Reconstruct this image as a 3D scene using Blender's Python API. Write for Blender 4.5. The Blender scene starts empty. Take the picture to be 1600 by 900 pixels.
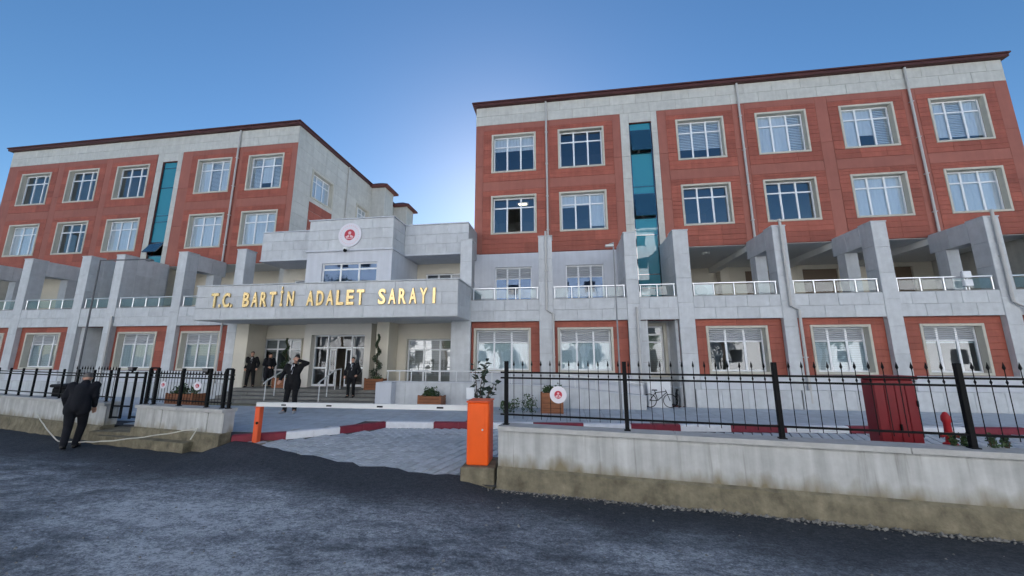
import bpy, bmesh, math, random
from mathutils import Vector, Matrix
R = math.radians
random.seed(11)
S = bpy.context.scene
C = S.collection

# ------------------------------------------------------------------ camera, sky, sun, exposure
cd = bpy.data.cameras.new('camera'); cam = bpy.data.objects.new('camera', cd); C.objects.link(cam)
cam.location = (0, 0, 1.78); cam.rotation_euler = (R(90 + 10.24), 0, R(8.1))
cd.sensor_width = 36; cd.lens = 13.005; cd.clip_start = 0.05; cd.clip_end = 3000
S.camera = cam
SUN_EL, SUN_AZ = 24.0, -10.0            # azimuth from +Y, clockwise seen from above
w = bpy.data.worlds.new('World'); S.world = w; w.use_nodes = True
nt = w.node_tree; bg = nt.nodes['Background']
sky = nt.nodes.new('ShaderNodeTexSky'); sky.sky_type = 'NISHITA'; sky.sun_disc = False
sky.sun_elevation = R(SUN_EL); sky.sun_rotation = R(SUN_AZ)
sky.air_density = 1.0; sky.dust_density = 0.15; sky.ozone_density = 2.4; sky.altitude = 50
hs = nt.nodes.new('ShaderNodeHueSaturation'); hs.inputs['Saturation'].default_value = 1.2
nt.links.new(sky.outputs[0], hs.inputs['Color']); nt.links.new(hs.outputs[0], bg.inputs[0]); bg.inputs[1].default_value = 0.055
sl = bpy.data.lights.new('sun', 'SUN'); sl.energy = 5.0; sl.angle = R(0.5); sl.color = (1, .97, .93)
so = bpy.data.objects.new('sun', sl); C.objects.link(so)
sd = Vector((math.sin(R(SUN_AZ)) * math.cos(R(SUN_EL)), math.cos(R(SUN_AZ)) * math.cos(R(SUN_EL)), math.sin(R(SUN_EL))))
so.rotation_euler = sd.to_track_quat('Z', 'Y').to_euler(); so.location = (0, 60, 60)
S.view_settings.view_transform = 'Standard'; S.view_settings.look = 'None'
S.view_settings.exposure = 1.45; S.view_settings.gamma = 1
S.cycles.max_bounces = 8; S.cycles.transparent_max_bounces = 12; S.cycles.glossy_bounces = 4
S.cycles.caustics_reflective = False; S.cycles.caustics_refractive = False

# ------------------------------------------------------------------ helpers
WL = {}
class MB:
    def __init__(s): s.v = []; s.f = []; s.m = []
    def add(s, vs, fs, m=0):
        b = len(s.v); s.v += [tuple(p) for p in vs]
        s.f += [tuple(b + i for i in f) for f in fs]; s.m += [m] * len(fs); return s
    def box(s, x0, x1, y0, y1, z0, z1, m=0):
        return s.add([(x0,y0,z0),(x1,y0,z0),(x1,y1,z0),(x0,y1,z0),(x0,y0,z1),(x1,y0,z1),(x1,y1,z1),(x0,y1,z1)],
                     [(0,3,2,1),(4,5,6,7),(0,1,5,4),(1,2,6,5),(2,3,7,6),(3,0,4,7)], m)
    def bbox(s, x0, x1, y0, y1, z0, z1, b=.01, m=0):          # box with chamfered edges
        vs = []
        for sx, x in ((1, x0), (-1, x1)):
            for sy, y in ((1, y0), (-1, y1)):
                for sz, z in ((1, z0), (-1, z1)):
                    vs += [(x, y+sy*b, z+sz*b), (x+sx*b, y, z+sz*b), (x+sx*b, y+sy*b, z)]
        bm = bmesh.new()
        for p in vs: bm.verts.new(p)
        r = bmesh.ops.convex_hull(bm, input=bm.verts)
        bmesh.ops.dissolve_limit(bm, angle_limit=.01, verts=bm.verts, edges=bm.edges)
        bm.verts.index_update()
        s.add([v.co[:] for v in bm.verts], [[v.index for v in f.verts] for f in bm.faces], m); bm.free(); return s
    def quad(s, a, b, c, d, m=0): return s.add([a, b, c, d], [(0, 1, 2, 3)], m)
    def tube(s, pts, r, n=8, m=0, cap=True):
        pts = [Vector(p) for p in pts]; rs = r if isinstance(r, (list, tuple)) else [r] * len(pts)
        vs = []; fs = []; N = len(pts)
        up0 = None
        for i, p in enumerate(pts):
            t = (pts[min(i+1, N-1)] - pts[max(i-1, 0)])
            t = t.normalized() if t.length > 1e-9 else Vector((0, 0, 1))
            if up0 is None: up0 = Vector((0, 0, 1)) if abs(t.z) < .9 else Vector((1, 0, 0))
            a = up0 - t * up0.dot(t)
            if a.length < 1e-4: a = Vector((0, 1, 0)) - t * t.y
            a.normalize(); up0 = a; b = t.cross(a)
            for k in range(n):
                q = 2 * math.pi * (k + .5) / n; vs.append(p + (a * math.cos(q) + b * math.sin(q)) * rs[i])
        for i in range(N-1):
            for k in range(n):
                k2 = (k+1) % n; fs.append((i*n+k, i*n+k2, (i+1)*n+k2, (i+1)*n+k))
        if cap: fs.append(tuple(range(n-1, -1, -1))); fs.append(tuple((N-1)*n+k for k in range(n)))
        return s.add(vs, fs, m)
    def sphere(s, c, r, nu=10, nv=7, m=0):
        rx, ry, rz = r if isinstance(r, (tuple, list)) else (r, r, r)
        vs = [(c[0], c[1], c[2]-rz)]; fs = []
        for j in range(1, nv):
            t = math.pi * j / nv - math.pi/2
            for i in range(nu):
                q = 2*math.pi*i/nu; vs.append((c[0]+rx*math.cos(t)*math.cos(q), c[1]+ry*math.cos(t)*math.sin(q), c[2]+rz*math.sin(t)))
        vs.append((c[0], c[1], c[2]+rz)); L = len(vs)-1
        for i in range(nu):
            i2 = (i+1) % nu; fs.append((0, 1+i2, 1+i)); fs.append((L, L-nu+i, L-nu+i2))
            for j in range(nv-2): a = 1+j*nu; fs.append((a+i, a+i2, a+nu+i2, a+nu+i))
        return s.add(vs, fs, m)
    def prism(s, poly, axis, a, b, m=0):        # poly in the other two axes
        def P(u, v, t): return {'x': (t, u, v), 'y': (u, t, v), 'z': (u, v, t)}[axis]
        n = len(poly); vs = [P(u, v, a) for u, v in poly] + [P(u, v, b) for u, v in poly]
        fs = [tuple(range(n-1, -1, -1)), tuple(range(n, 2*n))] + [(i, (i+1) % n, n+(i+1) % n, n+i) for i in range(n)]
        return s.add(vs, fs, m)
    def disc(s, c, r, t, n=32, m=0):            # disc in the XZ plane facing -Y
        return s.prism([(c[0]+r*math.cos(2*math.pi*k/n), c[2]+r*math.sin(2*math.pi*k/n)) for k in range(n)], 'y', c[1]-t, c[1], m)
    def leaves(s, c, rad, n, size, rnd, m=0, shell=.35, flat=0.):
        for _ in range(n):
            while True:
                p = Vector((rnd.uniform(-1,1), rnd.uniform(-1,1), rnd.uniform(-1,1)))
                if shell < p.length < 1: break
            q = Vector((c[0]+p.x*rad[0], c[1]+p.y*rad[1], c[2]+p.z*rad[2])); s.leaf(q, size*rnd.uniform(.6,1.3), rnd, m, flat)
        return s
    def leaf(s, q, L, rnd, m=0, flat=0.):
        a = Vector((rnd.gauss(0,1), rnd.gauss(0,1), rnd.gauss(0,1)*(1-flat))).normalized()
        b = a.cross(Vector((rnd.gauss(0,1), rnd.gauss(0,1), rnd.gauss(0,1)))).normalized()
        nn = a.cross(b) * L * .15
        s.add([q-a*L*.5, q+b*L*.28+nn, q+a*L*.5, q-b*L*.28+nn], [(0,1,2,3)], m)
    def mesh(s, name, mats, smooth=None):
        me = bpy.data.meshes.new(name); me.from_pydata(s.v, [], s.f)
        for mt in (mats if isinstance(mats, (list, tuple)) else [mats]): me.materials.append(mt)
        me.polygons.foreach_set('material_index', s.m)
        bm = bmesh.new(); bm.from_mesh(me); bmesh.ops.recalc_face_normals(bm, faces=bm.faces); bm.to_mesh(me); bm.free()
        if smooth is not None:
            me.polygons.foreach_set('use_smooth', [True]*len(me.polygons)); me.set_sharp_from_angle(angle=R(smooth))
        me.update(); return me
    def build(s, name, mats, parent=None, loc=(0,0,0), smooth=None, origin=None):
        """verts are in world space when parent given without local flag; loc shifts"""
        return link(s.mesh(name, mats, smooth), name, parent, loc)
def link(me, name, parent=None, loc=(0,0,0), rz=0):           # world position, parent unrotated
    o = bpy.data.objects.new(name, me); C.objects.link(o); L = Vector(loc); WL[o] = L
    if parent is not None: o.parent = parent; o.location = L - WL[parent]
    else: o.location = L
    o.rotation_euler[2] = rz; return o
def sub(me, name, parent, loc=(0,0,0), rot=(0,0,0)):          # position local to the parent
    o = bpy.data.objects.new(name, me); C.objects.link(o); o.parent = parent; o.location = loc; o.rotation_euler = rot; return o
def tag(o, label, cat, group=None):
    o['label'] = label; o['category'] = cat
    if group: o['group'] = group
    return o
def thing(name, label, cat, loc=(0,0,0), rz=0, group=None):
    o = bpy.data.objects.new(name, None); C.objects.link(o); o.location = loc; o.rotation_euler[2] = rz; o.empty_display_size = .1
    WL[o] = Vector(loc); return tag(o, label, cat, group)
def struct(o): o['kind'] = 'structure'; return o
def stuff(o): o['kind'] = 'stuff'; return o

# ------------------------------------------------------------------ materials
def mat(name, col, rough=.7, metal=0., var=0., noise=0., nscale=6., bump=0., bscale=60., spec=.4, emit=None, streak=0., stretch=(1,1,1)):
    m = bpy.data.materials.new(name); m.use_nodes = True; t = m.node_tree; N = t.nodes; Lk = t.links; p = N['Principled BSDF']
    p.inputs['Roughness'].default_value = rough; p.inputs['Metallic'].default_value = metal; p.inputs['Specular IOR Level'].default_value = spec
    p.inputs['Base Color'].default_value = (*col, 1)
    tc = N.new('ShaderNodeTexCoord'); geo = N.new('ShaderNodeNewGeometry')
    cur = None
    def hsv(fac_socket, amt, prev):
        h = N.new('ShaderNodeHueSaturation'); mr = N.new('ShaderNodeMapRange')
        mr.inputs['To Min'].default_value = 1-amt; mr.inputs['To Max'].default_value = 1+amt
        Lk.new(fac_socket, mr.inputs['Value']); Lk.new(mr.outputs[0], h.inputs['Value'])
        if prev is None: h.inputs['Color'].default_value = (*col, 1)
        else: Lk.new(prev, h.inputs['Color'])
        return h.outputs[0]
    if noise:
        mp = N.new('ShaderNodeMapping'); mp.inputs['Scale'].default_value = stretch; Lk.new(geo.outputs['Position'], mp.inputs[0])
        nz = N.new('ShaderNodeTexNoise'); nz.inputs['Scale'].default_value = nscale; nz.inputs['Detail'].default_value = 6; nz.inputs['Roughness'].default_value = .65
        Lk.new(mp.outputs[0], nz.inputs['Vector'])
        cr = N.new('ShaderNodeMapRange'); cr.inputs[1].default_value = .3; cr.inputs[2].default_value = .7; Lk.new(nz.outputs[0], cr.inputs[0])
        cur = hsv(cr.outputs[0], noise, cur)
    if var:
        oi = N.new('ShaderNodeObjectInfo'); cur = hsv(oi.outputs['Random'], var, cur)
    if streak:
        mp = N.new('ShaderNodeMapping'); mp.inputs['Scale'].default_value = (3.5, 3.5, .25); Lk.new(geo.outputs['Position'], mp.inputs[0])
        nz = N.new('ShaderNodeTexNoise'); nz.inputs['Scale'].default_value = 2.2; nz.inputs['Detail'].default_value = 5; Lk.new(mp.outputs[0], nz.inputs['Vector'])
        cr = N.new('ShaderNodeMapRange'); cr.inputs[1].default_value = .35; cr.inputs[2].default_value = .75; Lk.new(nz.outputs[0], cr.inputs[0])
        cur = hsv(cr.outputs[0], streak, cur)
    if cur is not None: Lk.new(cur, p.inputs['Base Color'])
    if bump:
        nb = N.new('ShaderNodeTexNoise'); nb.inputs['Scale'].default_value = bscale; nb.inputs['Detail'].default_value = 5; Lk.new(geo.outputs['Position'], nb.inputs['Vector'])
        bp = N.new('ShaderNodeBump'); bp.inputs['Strength'].default_value = bump; bp.inputs['Distance'].default_value = .02; Lk.new(nb.outputs[0], bp.inputs['Height']); Lk.new(bp.outputs[0], p.inputs['Normal'])
    if emit: p.inputs['Emission Color'].default_value = (*emit[:3], 1); p.inputs['Emission Strength'].default_value = emit[3]
    return m
def glass(name, tint, base=.13, gain=.9, rough=.015, solid=None, refl=(.92, .96, 1)):
    m = bpy.data.materials.new(name); m.use_nodes = True; t = m.node_tree; N = t.nodes; Lk = t.links; N.remove(N['Principled BSDF'])
    out = N['Material Output']; mx = N.new('ShaderNodeMixShader'); gl = N.new('ShaderNodeBsdfGlossy'); gl.inputs['Roughness'].default_value = rough
    gl.inputs['Color'].default_value = (*refl, 1)
    if solid:
        tr0 = N.new('ShaderNodeBsdfTransparent'); tr0.inputs[0].default_value = (*tint, 1); df = N.new('ShaderNodeBsdfDiffuse'); df.inputs[0].default_value = (*solid, 1)
        tr = N.new('ShaderNodeMixShader'); tr.inputs[0].default_value = .95; Lk.new(tr0.outputs[0], tr.inputs[1]); Lk.new(df.outputs[0], tr.inputs[2])
    else:
        tr = N.new('ShaderNodeBsdfTransparent'); tr.inputs[0].default_value = (*tint, 1)
    fr = N.new('ShaderNodeFresnel'); fr.inputs[0].default_value = 1.5
    ma = N.new('ShaderNodeMath'); ma.operation = 'MULTIPLY_ADD'; ma.inputs[1].default_value = gain; ma.inputs[2].default_value = base; ma.use_clamp = True
    geo = N.new('ShaderNodeNewGeometry'); nz = N.new('ShaderNodeTexNoise'); nz.inputs['Scale'].default_value = 1.3; nz.inputs['Detail'].default_value = 1
    bp = N.new('ShaderNodeBump'); bp.inputs['Strength'].default_value = .06; bp.inputs['Distance'].default_value = .05
    Lk.new(geo.outputs['Position'], nz.inputs['Vector']); Lk.new(nz.outputs[0], bp.inputs['Height']); Lk.new(bp.outputs[0], gl.inputs['Normal'])
    bf = N.new('ShaderNodeMath'); bf.operation = 'SUBTRACT'; bf.inputs[0].default_value = 1; Lk.new(geo.outputs['Backfacing'], bf.inputs[1])
    mb = N.new('ShaderNodeMath'); mb.operation = 'MULTIPLY'; Lk.new(ma.outputs[0], mb.inputs[0]); Lk.new(bf.outputs[0], mb.inputs[1])
    Lk.new(fr.outputs[0], ma.inputs[0]); Lk.new(mb.outputs[0], mx.inputs[0]); Lk.new(tr.outputs[0], mx.inputs[1]); Lk.new(gl.outputs[0], mx.inputs[2]); Lk.new(mx.outputs[0], out.inputs[0])
    return m
M = dict(
 stone=mat('grey_stone', (.55,.57,.585), .55, var=.06, noise=.10, nscale=3.5, bump=.05, bscale=25, streak=.05),
 stonew=mat('beige_grey_stone', (.53,.525,.485), .55, var=.05, noise=.10, nscale=3.5, bump=.05, bscale=25, streak=.06),
 grout=mat('dark_grout', (.43,.435,.44), .9),
 red=mat('terracotta_panel', (.325,.090,.060), .62, var=.15, noise=.14, nscale=2.2, bump=.04, streak=.08),
 redplain=mat('terracotta_border', (.325,.112,.082), .62, var=.06, noise=.09, nscale=1.6, streak=.05),
 redgrout=mat('terracotta_joint', (.17,.048,.034), .9),
 warmwhite=mat('warm_white_plaster', (.64,.62,.57), .8, noise=.05, nscale=1.3),
 plaster=mat('lavender_white_plaster', (.59,.61,.65), .8, noise=.06, nscale=1.5, streak=.05),
 cream=mat('cream_plaster', (.62,.58,.49), .8, noise=.06, nscale=1.2),
 trim=mat('cream_stone_trim', (.53,.505,.43), .6, noise=.05, nscale=6),
 pvc=mat('white_pvc', (.78,.80,.82), .35, spec=.5),
 blind=mat('white_roller_blind', (.72,.74,.75), .85, var=.06, noise=.03, nscale=2),
 curtain=mat('tan_venetian_blind', (.34,.31,.26), .8),
 shutter=mat('silver_shutter', (.55,.57,.60), .4, metal=.3),
 roof=mat('oxide_red_roof_edge', (.075,.024,.022), .55, noise=.12, nscale=2),
 tile=mat('roof_tile_red', (.13,.045,.04), .7, noise=.2, nscale=5),
 inner=mat('interior_wall', (.30,.29,.27), .9),
 slabm=mat('concrete_floor', (.32,.32,.31), .85),
 soffit=mat('white_soffit', (.76,.76,.75), .9, noise=.04, nscale=1),
 steel=mat('stainless_steel', (.75,.77,.80), .28, metal=.85),
 pipe=mat('grey_downpipe', (.50,.49,.47), .45),
 whitepaint=mat('white_painted_metal', (.74,.75,.75), .4),
 black=mat('black_painted_iron', (.005,.0055,.0065), .6, spec=.15),
 pole2=mat('mid_grey_pole', (.26,.27,.28), .5),
 pole=mat('dark_grey_pole', (.10,.105,.115), .5),
 orange=mat('orange_powder_coat', (.88,.115,.010), .38, noise=.05, nscale=3),
 orange2=mat('orange_post_paint', (.78,.115,.035), .5, noise=.08, nscale=9),
 concrete=mat('rough_concrete', (.185,.165,.115), .9, noise=.42, nscale=4.5, bump=.6, bscale=26, streak=.15),
 cap=mat('coping_concrete', (.44,.44,.43), .75, noise=.14, nscale=5, bump=.1),
 paver=mat('grey_paver', (.44,.47,.495), .75, var=.13, noise=.14, nscale=9, bump=.08, bscale=50),
 slabp=mat('blue_grey_paving', (.46,.50,.54), .75, var=.09, noise=.13, nscale=4, bump=.06),
 bed=mat('paving_bed', (.085,.085,.085), .95),
 kerbred=mat('maroon_kerb_paint', (.20,.022,.04), .55, noise=.18, nscale=7, bump=.06),
 kerbwhite=mat('white_kerb_paint', (.70,.72,.76), .55, noise=.08, nscale=7, bump=.06),
 step=mat('step_stone', (.21,.205,.19), .7, var=.08, noise=.14, nscale=5),
 sand=mat('tan_tactile_strip', (.27,.235,.15), .85, var=.05, noise=.15, nscale=6),
 wood=mat('planter_wood', (.26,.10,.045), .6, noise=.22, nscale=4, stretch=(1,1,9), var=.1),
 soil=mat('soil', (.05,.035,.025), .95),
 leaf=mat('shrub_leaf', (.045,.085,.03), .55, noise=.45, nscale=9),
 leafd=mat('topiary_leaf', (.022,.045,.018), .55, noise=.4, nscale=14),
 leafb=mat('broad_leaf', (.02,.04,.026), .45, noise=.3, nscale=8),
 bark=mat('bark', (.08,.055,.035), .9),
 cabinet=mat('fire_red_cabinet', (.20,.010,.016), .4, noise=.06, nscale=2),
 hydrant=mat('fire_hydrant_red', (.40,.016,.022), .5, noise=.15, nscale=20),
 gold=mat('gold_metal_letter', (.60,.46,.24), .22, metal=1.0),
 signwhite=mat('white_sign_face', (.72,.70,.75), .45),
 signred=mat('crimson_emblem', (.50,.035,.06), .5),
 signpink=mat('pink_emblem_figure', (.75,.50,.53), .5),
 skin=mat('skin', (.48,.27,.19), .55),
 navy=mat('navy_cloth', (.0045,.0055,.010), .9, noise=.25, nscale=9),
 blackcloth=mat('black_cloth', (.0045,.0045,.006), .85, noise=.25, nscale=10),
 charcoal=mat('charcoal_cloth', (.009,.0095,.012), .85, noise=.2, nscale=12),
 shirt=mat('white_shirt', (.72,.73,.76), .8),
 shoe=mat('black_shoe', (.015,.014,.014), .4),
 paleshoe=mat('pale_shoe', (.45,.45,.46), .5),
 hair=mat('dark_hair', (.015,.012,.010), .6),
 greyhair=mat('grey_hair', (.11,.10,.095), .7),
 rubber=mat('tyre_rubber', (.014,.014,.014), .8),
 rope=mat('pale_rope', (.55,.54,.48), .9),
 stonegrit=mat('pale_grit', (.20,.195,.18), .9, noise=.55, nscale=30),
 lamp=mat('lit_lamp', (1,.85,.6), .5, emit=(1, .82, .55, 2.2)),
 fixture=mat('white_fixture', (.7,.7,.68), .5),
 wooddoor=mat('brown_door', (.16,.115,.08), .6),
 bldwhite=mat('opposite_white_render', (.84,.84,.85), .85, noise=.05, nscale=.6),
 bldtan=mat('opposite_tan_render', (.62,.52,.38), .85, noise=.05, nscale=.6),
 darkwin=mat('dark_window', (.03,.035,.045), .15),
 dirt=mat('bare_ground', (.16,.14,.11), .95, noise=.2, nscale=.6),
 glass=glass('window_glass', (.90,.94,.97), .15, .9), glassm=glass('clear_window_glass', (.80,.86,.92), .05, .5), glassb=glass('sky_tint_window_glass', (.30,.43,.64), .09, .5, refl=(.42,.62,1)),  # glassb: blue of the mirrored sky put into its tint and gloss colour
 glassg=glass('ground_window_glass', (.80,.86,.88), .09, .8),
 teal=glass('teal_glass', (.08,.30,.36), .07, .35, solid=(.045,.25,.32)),
 tealdark=glass('dark_teal_glass', (.03,.10,.14), .2, .7, solid=(.012,.05,.075)),
 rail=glass('balustrade_glass', (.80,.88,.88), .05, .7),
)
def plaster_wall_mat():
    m = mat('stained_white_render', (.47,.48,.475), .8, noise=.12, nscale=3, bump=.12, bscale=18, streak=.18)
    N = m.node_tree.nodes; Lk = m.node_tree.links; p = N['Principled BSDF']
    geo = N.new('ShaderNodeNewGeometry'); sp = N.new('ShaderNodeSeparateXYZ'); Lk.new(geo.outputs['Position'], sp.inputs[0])
    nz = N.new('ShaderNodeTexNoise'); nz.inputs['Scale'].default_value = 3.2; nz.inputs['Detail'].default_value = 6
    mp = N.new('ShaderNodeMapping'); mp.inputs['Scale'].default_value = (1.6, 1.6, .6); Lk.new(geo.outputs['Position'], mp.inputs[0]); Lk.new(mp.outputs[0], nz.inputs['Vector'])
    a = N.new('ShaderNodeMath'); a.operation = 'MULTIPLY_ADD'; a.inputs[1].default_value = .55; Lk.new(nz.outputs[0], a.inputs[0])
    z = N.new('ShaderNodeMath'); z.operation = 'MULTIPLY'; z.inputs[1].default_value = -1.15; Lk.new(sp.outputs[2], z.inputs[0]); Lk.new(z.outputs[0], a.inputs[2])
    mr = N.new('ShaderNodeMapRange'); mr.inputs[1].default_value = .05; mr.inputs[2].default_value = .30; Lk.new(a.outputs[0], mr.inputs[0])
    mx = N.new('ShaderNodeMix'); mx.data_type = 'RGBA'
    src = p.inputs['Base Color'].links[0].from_socket
    Lk.new(mr.outputs[0], mx.inputs['Factor']); Lk.new(src, mx.inputs['A']); mx.inputs['B'].default_value = (.22,.19,.125,1)
    # thin dark runs below the coping
    mp2 = N.new('ShaderNodeMapping'); mp2.inputs['Scale'].default_value = (9, 9, .5); Lk.new(geo.outputs['Position'], mp2.inputs[0])
    n2 = N.new('ShaderNodeTexNoise'); n2.inputs['Scale'].default_value = 1.6; n2.inputs['Detail'].default_value = 4; Lk.new(mp2.outputs[0], n2.inputs['Vector'])
    m2 = N.new('ShaderNodeMapRange'); m2.inputs[1].default_value = .60; m2.inputs[2].default_value = .74; Lk.new(n2.outputs[0], m2.inputs[0])
    m3 = N.new('ShaderNodeMath'); m3.operation = 'MULTIPLY'; m3.inputs[1].default_value = .55; Lk.new(m2.outputs[0], m3.inputs[0])
    mx2 = N.new('ShaderNodeMix'); mx2.data_type = 'RGBA'; Lk.new(m3.outputs[0], mx2.inputs['Factor']); Lk.new(mx.outputs['Result'], mx2.inputs['A']); mx2.inputs['B'].default_value = (.17,.16,.14,1)
    Lk.new(mx2.outputs['Result'], p.inputs['Base Color']); return m
M['render'] = plaster_wall_mat()
def road_mat():
    m = bpy.data.materials.new('asphalt'); m.use_nodes = True; t = m.node_tree; N = t.nodes; Lk = t.links; p = N['Principled BSDF']
    p.inputs['Roughness'].default_value = .82; p.inputs['Specular IOR Level'].default_value = .35
    geo = N.new('ShaderNodeNewGeometry'); sp = N.new('ShaderNodeSeparateXYZ'); Lk.new(geo.outputs['Position'], sp.inputs[0])
    def noise(sc, det, rough, stretch, rz=0):
        mp = N.new('ShaderNodeMapping'); mp.inputs['Scale'].default_value = stretch; mp.inputs['Rotation'].default_value = (0,0,rz); Lk.new(geo.outputs['Position'], mp.inputs[0])
        n = N.new('ShaderNodeTexNoise'); n.inputs['Scale'].default_value = sc; n.inputs['Detail'].default_value = det; n.inputs['Roughness'].default_value = rough
        Lk.new(mp.outputs[0], n.inputs['Vector']); return n.outputs[0]
    def math2(op, a, b, c=None):
        q = N.new('ShaderNodeMath'); q.operation = op
        for i, v in enumerate((a, b, c)):
            if v is None: continue
            if isinstance(v, (int, float)): q.inputs[i].default_value = v
            else: Lk.new(v, q.inputs[i])
        return q.outputs[0]
    def rng(v, a, b, c=0., d=1.):
        q = N.new('ShaderNodeMapRange'); q.interpolation_type = 'SMOOTHSTEP'
        for i, x in enumerate((a, b, c, d)): q.inputs[i+1].default_value = x
        Lk.new(v, q.inputs[0]); return q.outputs[0]
    # distance of the fresh seam: dusty old wheel tracks start about a metre and a half out from the walls
    edge = math2('ADD', math2('MULTIPLY', sp.outputs[0], .14), sp.outputs[1])       # y + .14 x
    wob = noise(.55, 3, .5, (1,1,1))
    d = math2('SUBTRACT', 6.15, math2('MULTIPLY_ADD', wob, 1.4, math2('SUBTRACT', edge, .7)))
    dust = rng(d, .5, 2.1)
    big = rng(noise(.5, 5, .6, (.55, 1.5, 1), .12), .38, .62)
    mid = rng(noise(2.6, 8, .72, (.6, 1.4, 1), .12), .36, .66)
    fine = rng(noise(26, 6, .75, (1,1,1)), .38, .68)
    k = math2('MULTIPLY', dust, math2('MULTIPLY_ADD', mid, .42, math2('MULTIPLY_ADD', big, .50, .14)))
    grit = rng(noise(15, 9, .9, (.75,1.3,1), .12), .40, .62)
    vo = N.new('ShaderNodeTexVoronoi'); vo.inputs['Scale'].default_value = 62; Lk.new(geo.outputs['Position'], vo.inputs['Vector'])
    sv = N.new('ShaderNodeSeparateColor'); Lk.new(vo.outputs['Color'], sv.inputs[0])
    agg = rng(sv.outputs[0], .55, 1.0)                                    # pale aggregate, stone by stone
    k2 = math2('MULTIPLY', math2('MULTIPLY_ADD', k, .95, .07), math2('MULTIPLY_ADD', grit, 1.0, .40))
    k3 = math2('MULTIPLY_ADD', agg, math2('MULTIPLY_ADD', k, .38, .05), k2)
    cr = N.new('ShaderNodeValToRGB'); e = cr.color_ramp.elements
    e[0].position = 0; e[0].color = (.012,.016,.024,1); e[1].position = 1; e[1].color = (.48,.52,.56,1)
    x = cr.color_ramp.elements.new(.35); x.color = (.155,.175,.20,1)
    Lk.new(k3, cr.inputs[0]); Lk.new(cr.outputs[0], p.inputs['Base Color'])
    h = math2('MULTIPLY_ADD', noise(60, 5, .8, (1,1,1)), .5, noise(9, 5, .7, (1,1,1)))
    bp = N.new('ShaderNodeBump'); bp.inputs['Strength'].default_value = .8; bp.inputs['Distance'].default_value = .03; Lk.new(h, bp.inputs['Height']); Lk.new(bp.outputs[0], p.inputs['Normal'])
    return m
M['asphalt'] = road_mat()

# ------------------------------------------------------------------ cladding pieces (shared meshes)
_cache = {}
def slab_mesh(w, h, m, t=.022, rib=False):
    k = (round(w, 3), round(h, 3), m, t, rib)
    if k in _cache: return _cache[k]
    g, c = .0035, .006; x, z = w/2-g, h/2-g
    b = MB()
    if not rib:
        b.add([(-x,0,-z),(x,0,-z),(x,0,z),(-x,0,z),(-x,-t+c,-z),(x,-t+c,-z),(x,-t+c,z),(-x,-t+c,z),(-x+c,-t,-z+c),(x-c,-t,-z+c),(x-c,-t,z-c),(-x+c,-t,z-c)],
              [(8,9,10,11)] + [(4+i, 4+(i+1) % 4, 8+(i+1) % 4, 8+i) for i in range(4)] + [(i, (i+1) % 4, 4+(i+1) % 4, 4+i) for i in range(4)])
    else:                                                      # two flutes with a groove between
        prof = [(-z, 0), (-z, -t+c), (-z+c, -t), (-.012, -t), (0, -t+.010), (.012, -t), (z-c, -t), (z, -t+c), (z, 0)]
        n = len(prof); vs = [(-x, y, q) for q, y in prof] + [(x, y, q) for q, y in prof]
        b.add(vs, [(i, i+1, n+i+1, n+i) for i in range(n-1)] + [tuple(range(n)), tuple(range(2*n-1, n-1, -1))])
    _cache[k] = b.mesh('slab', M[m]); return _cache[k]
def slab(parent, name, m, cx, y, cz, w, h, rz=0, t=.022, rib=False):
    return link(slab_mesh(w, h, m, t, rib), name, parent, (cx, y, cz), rz)
def slab_field(parent, name, m, x0, x1, z0, z1, y, wid, hei, stagger=False, **k):
    nr = max(1, round((z1-z0)/hei)); h = (z1-z0)/nr
    nc = max(1, round((x1-x0)/wid)); wd = (x1-x0)/nc
    for r in range(nr):
        xs = [x0 + i*wd for i in range(nc+1)]
        if stagger and r % 2 and nc > 1: xs = [x0] + [x0 + (i+.5)*wd for i in range(nc)] + [x1]
        for a, b in zip(xs, xs[1:]): slab(parent, name, m, (a+b)/2, y, z0+(r+.5)*h, b-a, h, **k)
def slab_side(parent, name, m, x, sgn, y0, y1, z0, z1, wid, hei, stagger=False, **k):   # faces +X (sgn 1) or -X
    nr = max(1, round((z1-z0)/hei)); h = (z1-z0)/nr; nc = max(1, round((y1-y0)/wid)); wd = (y1-y0)/nc
    for r in range(nr):
        ys = [y0 + i*wd for i in range(nc+1)]
        if stagger and r % 2 and nc > 1: ys = [y0] + [y0 + (i+.5)*wd for i in range(nc)] + [y1]
        for a, b in zip(ys, ys[1:]): slab(parent, name, m, x, (a+b)/2, z0+(r+.5)*h, b-a, h, rz=R(90)*sgn, **k)
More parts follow.
